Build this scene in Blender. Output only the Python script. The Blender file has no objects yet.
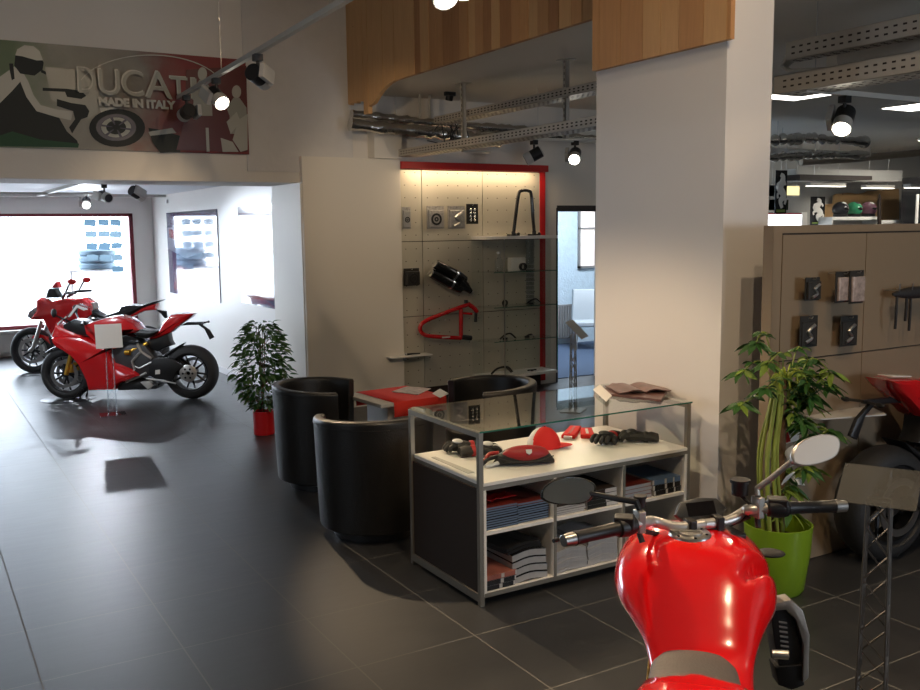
import bpy, bmesh, math, random
from mathutils import Vector, Matrix, Euler
random.seed(7)
PI = math.pi
S = bpy.context.scene
COL = S.collection
# ------------------------------------------------------------------ camera
FPX, PIT, ROL, YAW, CH = 934.28, .1245, .0125, .5351, 1.8955
r_ = Vector((math.cos(YAW), -math.sin(YAW), 0)); fh = Vector((math.sin(YAW), math.cos(YAW), 0))
F_ = fh*math.cos(PIT) + Vector((0, 0, -math.sin(PIT))); u_ = fh*math.sin(PIT) + Vector((0, 0, math.cos(PIT)))
R_ = r_*math.cos(ROL) - u_*math.sin(ROL); U_ = r_*math.sin(ROL) + u_*math.cos(ROL)
CAMP = Vector((0, 0, CH))
cd = bpy.data.cameras.new('camera'); cam = bpy.data.objects.new('camera', cd); COL.objects.link(cam)
cam.matrix_world = Matrix.Translation(CAMP) @ Matrix((R_, U_, -F_)).transposed().to_4x4()
cd.sensor_fit = 'HORIZONTAL'; cd.sensor_width = 36; cd.lens = FPX/920*36; cd.clip_start = .05; cd.clip_end = 200
S.camera = cam
S.view_settings.view_transform = 'Standard'; S.view_settings.look = 'None'
S.view_settings.gamma = 1; S.view_settings.use_curve_mapping = False
S.view_settings.exposure = 0.30
# measuring helpers: a direction seen from the camera's stand meets a wall / a height
def ray(u, v): return F_ + R_*((u-460)/FPX) + U_*((345-v)/FPX)
def PZ(u, v, z=0.): d = ray(u, v); return CAMP + d*((z-CH)/d.z)
def PY(u, v, y): d = ray(u, v); return CAMP + d*(y/d.y)
def PX(u, v, x): d = ray(u, v); return CAMP + d*(x/d.x)
# ------------------------------------------------------------------ world and daylight
W = bpy.data.worlds.new('world'); S.world = W; W.use_nodes = True
bg = W.node_tree.nodes['Background']; bg.inputs[0].default_value = (.80, .90, 1, 1); bg.inputs[1].default_value = 10.5
def light(kind, name, loc, power, color, aim=None, size=.1, **kw):
    l = bpy.data.lights.new(name, kind); l.energy = power; l.color = color
    if kind == 'AREA': l.size = size; l.shape = 'RECTANGLE'; l.size_y = kw.get('size_y', size)
    elif kind == 'SPOT': l.shadow_soft_size = size; l.spot_size = math.radians(kw.get('cone', 60)); l.spot_blend = kw.get('blend', .5)
    elif kind == 'SUN': l.angle = size
    else: l.shadow_soft_size = size
    o = bpy.data.objects.new(name, l); COL.objects.link(o); o.location = loc
    if aim is not None: o.rotation_euler = (Vector(aim)-Vector(loc)).to_track_quat('-Z', 'Y').to_euler()
    if kw.get('portal'): l.cycles.is_portal = True
    return o
light('AREA', 'window_portal', (.4, 16.12, 1.3), 1, (1, 1, 1), (.4, 10, 1.3), 5.8, size_y=1.85, portal=True)
light('AREA', 'rear_fill_portal', (5.3, -2.95, 1.7), 1, (1, 1, 1), (5.3, 0, 1.7), 1.8, size_y=1.6, portal=True)  # portal of the added rear window
light('AREA', 'side_window_portal', (-4.9, 3.6, 1.7), 1, (1, 1, 1), (0, 3.6, 1.7), .8, size_y=1.6, portal=True)
WARM = (1, .74, .46); COOL = (.82, .9, 1)
# ------------------------------------------------------------------ materials
MC = {}
def mat(name, col, rough=.5, metal=0., coat=0., emit=0., noise=0., nscale=8., bump=0., bscale=60., trans=0., alpha=1., spec=None):
    if name in MC: return MC[name]
    m = bpy.data.materials.new(name); m.use_nodes = True; nt = m.node_tree; b = nt.nodes['Principled BSDF']
    c = (col[0], col[1], col[2], 1)
    b.inputs['Base Color'].default_value = c; b.inputs['Roughness'].default_value = rough; b.inputs['Metallic'].default_value = metal
    if coat: b.inputs['Coat Weight'].default_value = coat; b.inputs['Coat Roughness'].default_value = .04
    if spec is not None: b.inputs['Specular IOR Level'].default_value = spec
    if emit: b.inputs['Emission Color'].default_value = c; b.inputs['Emission Strength'].default_value = emit
    if trans: b.inputs['Transmission Weight'].default_value = trans
    if alpha < 1: b.inputs['Alpha'].default_value = alpha
    if noise or bump:
        tc = nt.nodes.new('ShaderNodeTexCoord')
    if noise:
        n = nt.nodes.new('ShaderNodeTexNoise'); n.inputs['Scale'].default_value = nscale; n.inputs['Detail'].default_value = 4
        nt.links.new(tc.outputs['Object'], n.inputs['Vector'])
        mx = nt.nodes.new('ShaderNodeMix'); mx.data_type = 'RGBA'
        mx.inputs[6].default_value = tuple(x*(1-noise) for x in col)+(1,); mx.inputs[7].default_value = tuple(min(1, x*(1+noise)) for x in col)+(1,)
        nt.links.new(n.outputs['Fac'], mx.inputs[0]); nt.links.new(mx.outputs[2], b.inputs['Base Color'])
    if bump:
        n2 = nt.nodes.new('ShaderNodeTexNoise'); n2.inputs['Scale'].default_value = bscale; n2.inputs['Detail'].default_value = 5
        nt.links.new(tc.outputs['Object'], n2.inputs['Vector'])
        bp = nt.nodes.new('ShaderNodeBump'); bp.inputs['Strength'].default_value = bump; bp.inputs['Distance'].default_value = .01
        nt.links.new(n2.outputs['Fac'], bp.inputs['Height']); nt.links.new(bp.outputs[0], b.inputs['Normal'])
    MC[name] = m
    return m
def glass_mat(name, tint, refl=.12, rough=.02):
    if name in MC: return MC[name]
    m = bpy.data.materials.new(name); m.use_nodes = True; nt = m.node_tree; nt.nodes.clear()
    o = nt.nodes.new('ShaderNodeOutputMaterial'); t = nt.nodes.new('ShaderNodeBsdfTransparent'); g = nt.nodes.new('ShaderNodeBsdfGlossy')
    t.inputs[0].default_value = tint+(1,); g.inputs['Roughness'].default_value = rough
    f = nt.nodes.new('ShaderNodeFresnel'); f.inputs[0].default_value = 1.5
    a = nt.nodes.new('ShaderNodeMath'); a.operation = 'ADD'; a.inputs[1].default_value = refl-.04; a.use_clamp = True
    mx = nt.nodes.new('ShaderNodeMixShader')
    ge = nt.nodes.new('ShaderNodeNewGeometry'); iv = nt.nodes.new('ShaderNodeMath'); iv.operation = 'SUBTRACT'; iv.inputs[0].default_value = 1; nt.links.new(ge.outputs['Backfacing'], iv.inputs[1])
    ml = nt.nodes.new('ShaderNodeMath'); ml.operation = 'MULTIPLY'; nt.links.new(a.outputs[0], ml.inputs[0]); nt.links.new(iv.outputs[0], ml.inputs[1])
    nt.links.new(f.outputs[0], a.inputs[0]); nt.links.new(ml.outputs[0], mx.inputs[0])
    nt.links.new(t.outputs[0], mx.inputs[1]); nt.links.new(g.outputs[0], mx.inputs[2]); nt.links.new(mx.outputs[0], o.inputs[0])
    MC[name] = m
    return m
def floor_mat():
    m = bpy.data.materials.new('slate_tile'); m.use_nodes = True; nt = m.node_tree; N = nt.nodes; L = nt.links; b = N['Principled BSDF']
    tc = N.new('ShaderNodeTexCoord'); sp = N.new('ShaderNodeSeparateXYZ'); L.new(tc.outputs['Object'], sp.inputs[0])
    def math_(op, a, b_=None):
        n = N.new('ShaderNodeMath'); n.operation = op
        for i, x in enumerate((a, b_)):
            if x is None: continue
            if isinstance(x, (int, float)): n.inputs[i].default_value = x
            else: L.new(x, n.inputs[i])
        return n.outputs[0]
    ds = []; cs = []
    for k, off in ((0, .3748), (1, 8.3666)):
        q = math_('DIVIDE', math_('SUBTRACT', sp.outputs[k], off), .6)
        fr = math_('FRACT', math_('ADD', q, 100.0)); cs.append(math_('FLOOR', math_('ADD', q, 100.0)))
        ds.append(math_('SUBTRACT', .5, math_('ABSOLUTE', math_('SUBTRACT', fr, .5))))
    d = math_('MINIMUM', ds[0], ds[1])
    g = math_('LESS_THAN', d, .0055)
    cmb = N.new('ShaderNodeCombineXYZ'); L.new(cs[0], cmb.inputs[0]); L.new(cs[1], cmb.inputs[1])
    wn = N.new('ShaderNodeTexWhiteNoise'); L.new(cmb.outputs[0], wn.inputs['Vector'])
    mp = N.new('ShaderNodeMapping'); mp.inputs['Scale'].default_value = (1.2, 6, 1); L.new(tc.outputs['Object'], mp.inputs[0])
    n = N.new('ShaderNodeTexNoise'); n.inputs['Scale'].default_value = 3; n.inputs['Detail'].default_value = 8; n.inputs['Roughness'].default_value = .7
    L.new(mp.outputs[0], n.inputs['Vector'])
    cr = N.new('ShaderNodeMix'); cr.data_type = 'RGBA'; cr.inputs[6].default_value = (.017, .018, .020, 1); cr.inputs[7].default_value = (.036, .037, .040, 1)
    L.new(math_('ADD', math_('MULTIPLY', n.outputs['Fac'], .75), math_('MULTIPLY', wn.outputs['Value'], .25)), cr.inputs[0])
    mx = N.new('ShaderNodeMix'); mx.data_type = 'RGBA'; mx.inputs[7].default_value = (.13, .125, .115, 1)
    L.new(g, mx.inputs[0]); L.new(cr.outputs[2], mx.inputs[6]); L.new(mx.outputs[2], b.inputs['Base Color'])
    rr = N.new('ShaderNodeMapRange'); rr.inputs[3].default_value = .34; rr.inputs[4].default_value = .48; b.inputs['Specular IOR Level'].default_value = .65; L.new(n.outputs['Fac'], rr.inputs[0])
    L.new(math_('ADD', rr.outputs[0], math_('MULTIPLY', g, .4)), b.inputs['Roughness'])
    bp = N.new('ShaderNodeBump'); bp.inputs['Strength'].default_value = .25; bp.inputs['Distance'].default_value = .002
    L.new(math_('SUBTRACT', n.outputs['Fac'], math_('MULTIPLY', g, 1.0)), bp.inputs['Height']); L.new(bp.outputs[0], b.inputs['Normal'])
    return m
def wood_mat(name, c1, c2, axis=2):
    m = bpy.data.materials.new(name); m.use_nodes = True; nt = m.node_tree; N = nt.nodes; L = nt.links; b = N['Principled BSDF']
    tc = N.new('ShaderNodeTexCoord'); mp = N.new('ShaderNodeMapping'); sc = [14, 14, 14]; sc[axis] = 1.1; mp.inputs['Scale'].default_value = sc
    L.new(tc.outputs['Object'], mp.inputs[0]); n = N.new('ShaderNodeTexNoise'); n.inputs['Scale'].default_value = 2.2; n.inputs['Detail'].default_value = 6
    n.inputs['Distortion'].default_value = 1.2; L.new(mp.outputs[0], n.inputs['Vector'])
    mx = N.new('ShaderNodeMix'); mx.data_type = 'RGBA'; mx.inputs[6].default_value = c1+(1,); mx.inputs[7].default_value = c2+(1,)
    L.new(n.outputs['Fac'], mx.inputs[0])
    v = N.new('ShaderNodeTexVoronoi'); v.inputs['Scale'].default_value = 3.2; L.new(tc.outputs['Object'], v.inputs['Vector'])
    lt = N.new('ShaderNodeMath'); lt.operation = 'LESS_THAN'; lt.inputs[1].default_value = .055; L.new(v.outputs['Distance'], lt.inputs[0])
    m2 = N.new('ShaderNodeMix'); m2.data_type = 'RGBA'; m2.inputs[7].default_value = (.10, .035, .012, 1); L.new(lt.outputs[0], m2.inputs[0]); L.new(mx.outputs[2], m2.inputs[6])
    L.new(m2.outputs[2], b.inputs['Base Color']); b.inputs['Roughness'].default_value = .55
    return m
M_floor = floor_mat()
M_wall = mat('plaster', (.74, .70, .645), .75, bump=.12, bscale=25, noise=.04, nscale=2)
M_wallb = mat('plaster_smooth', (.78, .76, .72), .42, bump=.05, bscale=14, spec=.4)
M_ceil = mat('ceiling_paint', (.74, .69, .61), .8, noise=.05, nscale=1.5)
M_board = mat('board_paint', (.76, .72, .65), .6)
M_rough = mat('rough_plaster', (.66, .64, .62), .8, bump=.9, bscale=9, noise=.05)
M_blue = mat('blue_stucco', (.50, .62, .72), .7, bump=.6, bscale=30, noise=.15, nscale=14)
M_trim = mat('trim_white', (.72, .72, .72), .4)
M_tan = mat('partition_laminate', (.25, .185, .12), .42, noise=.05, nscale=2)
M_groove = mat('dark_groove', (.03, .02, .015), .7)
M_champ = mat('champagne_panel', (.55, .52, .43), .38, .25, noise=.05, nscale=3)
M_red = mat('red_lacquer', (.60, .008, .010), .22, coat=1)
M_redm = mat('red_satin', (.55, .012, .012), .4)
M_redcloth = mat('red_cloth', (.72, .035, .020), .85, bump=.2, bscale=200)
M_frame_red = mat('window_frame_red', (.20, .02, .03), .5)
M_black = mat('black_plastic', (.012, .012, .013), .42)
M_blackg = mat('black_gloss', (.010, .010, .011), .12, coat=.5)
M_rub = mat('tyre_rubber', (.016, .016, .017), .62, bump=.15, bscale=90)
M_leather = mat('black_leather', (.006, .0055, .005), .40, bump=.22, bscale=130)
M_steel = mat('brushed_steel', (.55, .54, .52), .3, 1)
M_alu = mat('anodised_aluminium', (.27, .245, .205), .40, .7)
M_chrome = mat('chrome', (.8, .8, .8), .08, 1)
M_gold = mat('gold_anodised', (.75, .42, .06), .3, .9)
M_dark = mat('dark_metal', (.05, .05, .052), .35, .8)
M_grey = mat('grey_plastic', (.22, .22, .22), .5)
M_lgrey = mat('light_grey_powder', (.52, .50, .46), .45)
M_white = mat('white_laminate', (.82, .80, .76), .3)
M_whitep = mat('white_plastic', (.80, .80, .80), .4)
M_brownp = mat('dark_brown_panel', (.036, .026, .021), .75, spec=.15)
M_glass = glass_mat('clear_glass', (.97, .985, .978), .06)
M_pane = glass_mat('window_glass', (.97, .98, 1), .05)
M_acry = glass_mat('clear_acrylic', (.90, .92, .93), .10)
M_smoke = glass_mat('smoked_acrylic', (.62, .64, .65), .10, .05)
M_gedge = mat('glass_edge', (.03, .16, .12), .15, spec=.8)
M_mirror = mat('mirror_glass', (.60, .63, .60), .03, 1)
M_foil = mat('foil_duct', (.62, .60, .56), .22, 1, bump=1.0, bscale=16)
M_tray = mat('galvanised_tray', (.50, .46, .40), .5, .3)
M_cable = mat('cable_black', (.03, .03, .03), .6)
M_bulb = mat('lamp_face', (1, .93, .80), .5, emit=40)
M_bulbc = mat('lamp_face_cool', (.95, .97, 1), .5, emit=30)
M_tube = mat('strip_light_face', (1, .93, .78), .5, emit=3.0)
M_panelL = mat('panel_light_face', (1, .95, .85), .5, emit=4.5)
M_potred = mat('red_planter', (.62, .01, .015), .3, coat=.4)
M_potgreen = mat('green_planter', (.19, .32, .012), .35, coat=.3)
M_soil = mat('soil', (.04, .025, .015), .95, bump=.6)
M_leaf = mat('leaf_green', (.035, .105, .020), .42, noise=.45, nscale=7)
M_leaf2 = mat('leaf_yellow_green', (.16, .24, .03), .5, noise=.35, nscale=7)
M_stem = mat('stem_green', (.25, .30, .05), .6, noise=.3, nscale=5)
M_bark = mat('coir_bark', (.14, .075, .035), .9, bump=.8, bscale=40)
M_ribbon = mat('ribbon_yellow_green', (.45, .52, .05), .5)
M_paper = mat('paper', (.72, .70, .66), .7)
M_pagesg = mat('page_edges', (.36, .36, .37), .8, noise=.12, nscale=60)
M_cblack = mat('cover_black', (.02, .02, .022), .22)
M_cblue = mat('cover_blue', (.10, .17, .30), .35)
M_cred = mat('cover_dark_red', (.20, .03, .02), .3)
M_cgrey = mat('cover_grey', (.16, .15, .15), .3)
M_rug = mat('carpet_blue', (.05, .08, .14), .9)
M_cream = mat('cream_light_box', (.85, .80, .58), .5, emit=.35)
M_pink = mat('case_back_panel', (.60, .50, .42), .5)
# ------------------------------------------------------------------ mesh helpers
class MB:
    def __init__(s): s.v = []; s.f = []; s.m = []
    def add(s, vs, fs, mi=0, T=None):
        k = len(s.v)
        for p in vs:
            p = Vector(p); s.v.append(tuple(T @ p if T is not None else p))
        for f in fs: s.f.append([i+k for i in f]); s.m.append(mi)
        return s
    def box(s, c, d, mi=0, rot=None, T=None):
        hx, hy, hz = d[0]/2, d[1]/2, d[2]/2
        vs = [Vector((x, y, z)) for x in (-hx, hx) for y in (-hy, hy) for z in (-hz, hz)]
        if rot: E = Euler(rot).to_matrix(); vs = [E @ p for p in vs]
        vs = [p+Vector(c) for p in vs]
        return s.add(vs, [(0, 1, 3, 2), (4, 6, 7, 5), (0, 4, 5, 1), (2, 3, 7, 6), (0, 2, 6, 4), (1, 5, 7, 3)], mi, T)
    def bb(s, a, b, mi=0, T=None):
        return s.box([(a[i]+b[i])/2 for i in range(3)], [abs(b[i]-a[i]) for i in range(3)], mi, None, T)
    def loft(s, rings, mi=0, close=True, cap=True, T=None):
        n = len(rings[0]); vs = [p for r in rings for p in r]; fs = []
        for i in range(len(rings)-1):
            for j in range(n if close else n-1):
                a = i*n+j; b = i*n+(j+1) % n; fs.append((a, b, b+n, a+n))
        if cap: fs.append(tuple(range(n))[::-1]); fs.append(tuple(range((len(rings)-1)*n, len(rings)*n)))
        return s.add(vs, fs, mi, T)
    def tube(s, pts, r, n=10, mi=0, closed=False, T=None):
        P = [Vector(p) for p in pts]; k = len(P); rings = []
        R = r if isinstance(r, (list, tuple)) else [r]*k
        up = None
        for i, p in enumerate(P):
            if closed: t = (P[(i+1) % k]-P[i-1])
            else: t = (P[min(i+1, k-1)]-P[max(i-1, 0)])
            t.normalize()
            if up is None: up = t.orthogonal().normalized()
            up = (up - t*up.dot(t)); 
            if up.length < 1e-6: up = t.orthogonal()
            up.normalize(); w = t.cross(up)
            rings.append([p+(up*math.cos(a)+w*math.sin(a))*R[i] for a in [2*PI*j/n for j in range(n)]])
        if closed:
            rings.append(rings[0]); return s.loft(rings, mi, cap=False, T=T)
        return s.loft(rings, mi, T=T)
    def cyl(s, a, b, r, r2=None, n=16, mi=0, T=None): return s.tube([a, b], [r, r if r2 is None else r2], n, mi, T=T)
    def lathe(s, prof, c=(0, 0, 0), ax='z', n=28, mi=0, closed=False, arc=None, T=None):
        rings = []; A = arc or (0, 2*PI); full = arc is None
        m = n if full else n+1
        for j in range(m):
            a = A[0]+(A[1]-A[0])*j/n; ring = []
            for (r, h) in prof:
                x, y = r*math.cos(a), r*math.sin(a)
                p = (x, y, h) if ax == 'z' else ((x, h, y) if ax == 'y' else (h, x, y))
                ring.append(Vector(p)+Vector(c))
            rings.append(ring)
        if full: rings.append(rings[0])
        k = len(prof); vs = [p for r in rings[:m] for p in r]; fs = []
        for j in range(n):
            j2 = (j+1) % m
            for i in range(k if closed else k-1):
                i2 = (i+1) % k; fs.append((j*k+i, j*k+i2, j2*k+i2, j2*k+i))
        if not full and closed: fs.append(tuple(range(k))); fs.append(tuple((m-1)*k+i for i in range(k))[::-1])
        return s.add(vs, fs, mi, T)
    def prism(s, poly, a, b, ax='y', ch=0., mi=0, T=None):
        n = len(poly); P = [Vector((p[0], p[1])) for p in poly]
        area = sum(P[i].x*P[(i+1) % n].y-P[(i+1) % n].x*P[i].y for i in range(n))
        sg = 1 if area > 0 else -1; N = []
        for i in range(n):
            e1 = (P[i]-P[i-1]); e2 = (P[(i+1) % n]-P[i])
            n1 = Vector((-e1.y, e1.x)).normalized()*sg if e1.length else Vector((0, 0)); n2 = Vector((-e2.y, e2.x)).normalized()*sg if e2.length else Vector((0, 0))
            q = n1+n2; N.append(q.normalized() if q.length > 1e-6 else n1)
        def ring(h, d):
            o = []
            for i in range(n):
                x, y = P[i]+N[i]*d
                o.append((x, h, y) if ax == 'y' else ((h, x, y) if ax == 'x' else (x, y, h)))
            return o
        w = b-a; sgn = 1 if w > 0 else -1
        if ch: rs = [ring(a, ch), ring(a+sgn*ch*.35, ch*.3), ring(a+sgn*ch, 0), ring(b-sgn*ch, 0), ring(b-sgn*ch*.35, ch*.3), ring(b, ch)]
        else: rs = [ring(a, 0), ring(b, 0)]
        return s.loft(rs, mi, T=T)
    def sphere(s, c, r, n=16, m=10, mi=0, T=None, zr=(0, PI)):
        R = (r, r, r) if isinstance(r, (int, float)) else r; rings = []
        for i in range(m+1):
            t = zr[0]+(zr[1]-zr[0])*i/m
            rings.append([Vector(c)+Vector((R[0]*math.sin(t)*math.cos(2*PI*j/n), R[1]*math.sin(t)*math.sin(2*PI*j/n), R[2]*math.cos(t))) for j in range(n)])
        return s.loft(rings, mi, cap=False, T=T)
    def build(s, name, mats, parent=None, smooth=True, loc=None, ang=35, bevel=0., sub=0, solid=0.):
        me = bpy.data.meshes.new(name); me.from_pydata(s.v, [], s.f)
        if not isinstance(mats, (list, tuple)): mats = [mats]
        for m in mats: me.materials.append(m)
        for p, k in zip(me.polygons, s.m): p.material_index = k
        bm = bmesh.new(); bm.from_mesh(me); bmesh.ops.remove_doubles(bm, verts=bm.verts, dist=1e-5)
        bmesh.ops.recalc_face_normals(bm, faces=bm.faces); bm.to_mesh(me); bm.free()
        if smooth:
            for p in me.polygons: p.use_smooth = True
            me.set_sharp_from_angle(angle=math.radians(ang))
        o = bpy.data.objects.new(name, me); COL.objects.link(o)
        if parent is not None: o.parent = parent
        if loc is not None: o.location = loc
        if solid: md = o.modifiers.new('solid', 'SOLIDIFY'); md.thickness = solid; md.offset = 0
        if bevel: md = o.modifiers.new('bevel', 'BEVEL'); md.width = bevel; md.segments = 2; md.limit_method = 'ANGLE'
        if sub: md = o.modifiers.new('sub', 'SUBSURF'); md.levels = sub; md.render_levels = sub
        return o
def thing(name, label, cat, loc=(0, 0, 0), rz=0., group=None):
    o = bpy.data.objects.new(name, None); COL.objects.link(o); o.location = loc; o.rotation_euler = (0, 0, rz); o.empty_display_size = .1
    o['label'] = label; o['category'] = cat
    if group: o['group'] = group
    return o
def tag(o, label, cat, group=None, kind=None):
    if label: o['label'] = label
    if cat: o['category'] = cat
    if group: o['group'] = group
    if kind: o['kind'] = kind
    return o
def struct(name, mb, m, **k):
    o = mb.build(name, m, **k); o['kind'] = 'structure'; return o
def dup(root, loc, rz=None, label=None, group=None):
    r = root.copy(); COL.objects.link(r); r.location = loc
    if rz is not None: r.rotation_euler = (r.rotation_euler[0], r.rotation_euler[1], rz)
    if label: r['label'] = label
    if group: r['group'] = group
    for ch in list(root.children):
        c = ch.copy(); COL.objects.link(c); c.parent = r
        for g in list(ch.children):
            d = g.copy(); COL.objects.link(d); d.parent = c
    return r
def text_mb(txt, size, T, depth=.002, mi=0, mb=None, bold=0.):
    cu = bpy.data.curves.new('lettering', 'FONT'); cu.body = txt; cu.size = size; cu.extrude = depth/2; cu.offset = bold; cu.align_x = 'LEFT'
    o = bpy.data.objects.new('lettering', cu); COL.objects.link(o); bpy.context.view_layer.update()
    me = bpy.data.meshes.new_from_object(o.evaluated_get(bpy.context.evaluated_depsgraph_get()))
    mb = mb or MB(); mb.add([v.co for v in me.vertices], [tuple(p.vertices) for p in me.polygons], mi, T)
    bpy.data.objects.remove(o); bpy.data.meshes.remove(me); bpy.data.curves.remove(cu)
    return mb
def frameT(o, ex, ey):
    ex = Vector(ex).normalized(); ey = Vector(ey); ey = (ey-ex*ey.dot(ex)).normalized(); ez = ex.cross(ey)
    T = Matrix((ex, ey, ez)).transposed().to_4x4(); T.translation = Vector(o); return T
# ================================================================== SETTING
WY = 9.15      # main back wall
CX, CY = 3.88, 3.70   # pillar corner
SOF = 3.30     # underside of the mezzanine
struct('floor', MB().bb((-5, -3, -.1), (21, 16.3, 0)), M_floor, smooth=False)
# left hall: walls
w = MB()
w.bb((-5, WY, 2.375), (3.56, WY+.85, 2.46)).bb((-5, WY, 2.46), (4.14, WY+.2, 5.2))
w.bb((-5, WY, 0), (-2.6, WY+.3, 2.4))
struct('wall_back', w, M_wall, smooth=False)
struct('wall_left', MB().bb((-5.2, -3, 0), (-5, 3.2, 5.2)).bb((-5.2, 4.0, 0), (-5, 16.3, 5.2)).bb((-5.2, 3.2, 0), (-5, 4.0, .9)).bb((-5.2, 3.2, 2.5), (-5, 4.0, 5.2)), M_wall, smooth=False)
struct('wall_front', MB().bb((-5, -3.2, 0), (4.4, -3, 5.2)).bb((6.2, -3.2, 0), (21, -3, 5.2)).bb((4.4, -3.2, 0), (6.2, -3, .9)).bb((4.4, -3.2, 2.5), (6.2, -3, 5.2)), M_wall, smooth=False)
wf = struct('window_fill', MB().bb((4.4, -3.05, .9), (6.2, -2.98, .96)).bb((4.4, -3.05, 2.44), (6.2, -2.98, 2.5)).bb((4.4, -3.05, .9), (4.46, -2.98, 2.5)).bb((6.14, -3.05, .9), (6.2, -2.98, 2.5)), M_frame_red, smooth=False)  # unseen rear window, added for daylight on the pillar and soffit
MB().bb((4.45, -3.02, .95), (6.15, -3.015, 2.45)).build('pane', M_pane, wf, smooth=False)
struct('wall_right', MB().bb((21, -3, 0), (21.2, 16.3, 5.2)), M_wall, smooth=False)
struct('ceiling', MB().bb((-5, -3, 5.2), (4.3, WY+.2, 5.3)), M_wall, smooth=False)
struct('ceiling_mezzanine', MB().bb((4.17, -3, SOF), (21, 12.2, SOF+.15)), M_ceil, smooth=False)
struct('wall_upper', MB().bb((4.17, -3, SOF+.15), (4.3, 12.2, 5.2)), M_ceil, smooth=False)
struct('ceiling_hall', MB().bb((-5, WY+.2, 2.47), (3.9, 16.2, 2.6)), mat('hall_ceiling', (.72, .74, .78), .6), smooth=False)
struct('trim_ceiling', MB().bb((-5, 15.0, 2.43), (3.6, 15.06, 2.475)).bb((1.75, WY+.9, 2.43), (1.81, 15.0, 2.475)), M_lgrey, smooth=False)
# boxed-in pier beside the hall opening and red display bay
bx0, bx1 = PY(301.5, 156, WY-.08).x, PY(400, 159, WY-.08).x
bz = PY(350, 157.6, WY-.08).z
p = MB().bb((bx0, WY-.08, 0), (bx1, WY+.85, bz))
struct('wall_pier', p, M_board, smooth=False)
struct('trim_pier', MB().bb((bx0-.012, WY-.10, 0), (bx0+.03, WY-.08, PY(304, 217, WY-.1).z)), M_board, smooth=False)
q = [PX(302.5, 183, bx0-.02), PX(277, 198, bx0-.02)]
j = MB().prism([(WY-.06, 0), (WY-.06, q[0].z), (WY+.82, q[1].z), (WY+.82, 0)], bx0-.02, bx0+.0, ax='x')
struct('trim_jamb', j, M_board, smooth=False)
b1 = PY(369, 130, WY-.02); b2 = PY(395, 158, WY-.02)
struct('trim_box', MB().bb((b1.x, WY-.14, bz), (b2.x+.02, WY+.2, b1.z)), M_board, smooth=False)
struct('wall_strip', MB().bb((3.0, WY-.015, 2.48), (4.14, WY, 5.2)), M_rough, smooth=False)
# hall
struct('wall_hall', MB().bb((3.60, WY+.8, 0), (3.8, 16.2, 2.5)), M_wallb, smooth=False)
struct('baseboard_hall', MB().bb((3.585, WY+.8, 0), (3.60, 16, .075)), M_trim, smooth=False)
wx1, wz0, wz1 = 3.28, .40, 2.20
w = MB().bb((wx1, 16, 0), (3.8, 16.2, 2.5)).bb((-3, 16, 0), (wx1, 16.2, wz0)).bb((-3, 16, wz1), (wx1, 16.2, 2.5)).bb((-5, 16, 0), (-2.6, 16.2, 2.5))
struct('wall_window_side', w, M_wallb, smooth=False)
f = MB()
for a, b in (((-2.6, 15.97, wz0), (wx1, 16.08, wz0+.07)), ((-2.6, 15.97, wz1-.05), (wx1, 16.08, wz1)), ((wx1-.06, 15.97, wz0), (wx1, 16.08, wz1)), ((-2.6, 15.97, wz0), (-2.54, 16.08, wz1)), ((.3, 15.99, wz0), (.36, 16.06, wz1))): f.bb(a, b)
wf = struct('window_1', f, M_frame_red, smooth=False)
MB().bb((-2.55, 16.03, wz0+.05), (wx1-.05, 16.035, wz1-.04)).build('pane', M_pane, wf, smooth=False)
MB().bb((-2.6, 15.80, wz0-.02), (wx1-.3, 15.99, wz0+.012)).build('window_sill', M_lgrey, wf, smooth=False)
# radiator under the sill
o = thing('radiator', 'long pale panel radiator under the big shop window', 'radiator', (.2, 15.88, 0))
a = MB().bb((-1.6, -.05, .08), (1.28, .03, .36))
for k in range(48): a.bb((-1.58+k*.06, -.06, .10), (-1.55+k*.06, -.05, .34))
a.build('panel', M_lgrey, o, smooth=False)
MB().cyl((1.2, 0, 0), (1.2, 0, .1), .012).build('pipe', M_lgrey, o)
# unseen side window, kept for the highlight on the tank's left side
wf = struct('window_2', MB().bb((-5.05, 3.2, .9), (-4.98, 4.0, .96)).bb((-5.05, 3.2, 2.44), (-4.98, 4.0, 2.5)).bb((-5.05, 3.2, .9), (-4.98, 3.26, 2.5)).bb((-5.05, 3.94, .9), (-4.98, 4.0, 2.5)), M_frame_red, smooth=False)
MB().bb((-5.02, 3.25, .95), (-5.015, 3.95, 2.45)).build('pane', M_pane, wf, smooth=False)
# outside ground
struct('ground', MB().bb((-30, 16.3, -.2), (30, 60, -.05)), mat('pavement', (.45, .44, .43), .9, noise=.1), smooth=False)
# pillar
cz = PX(700, 46, CX-.03).z
struct('wall_pillar', MB().bb((CX, CY, 0), (4.235, 4.80, 5.2)), mat('pillar_paint', (.70, .665, .64), .6, bump=.06, bscale=20), smooth=False)
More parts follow.
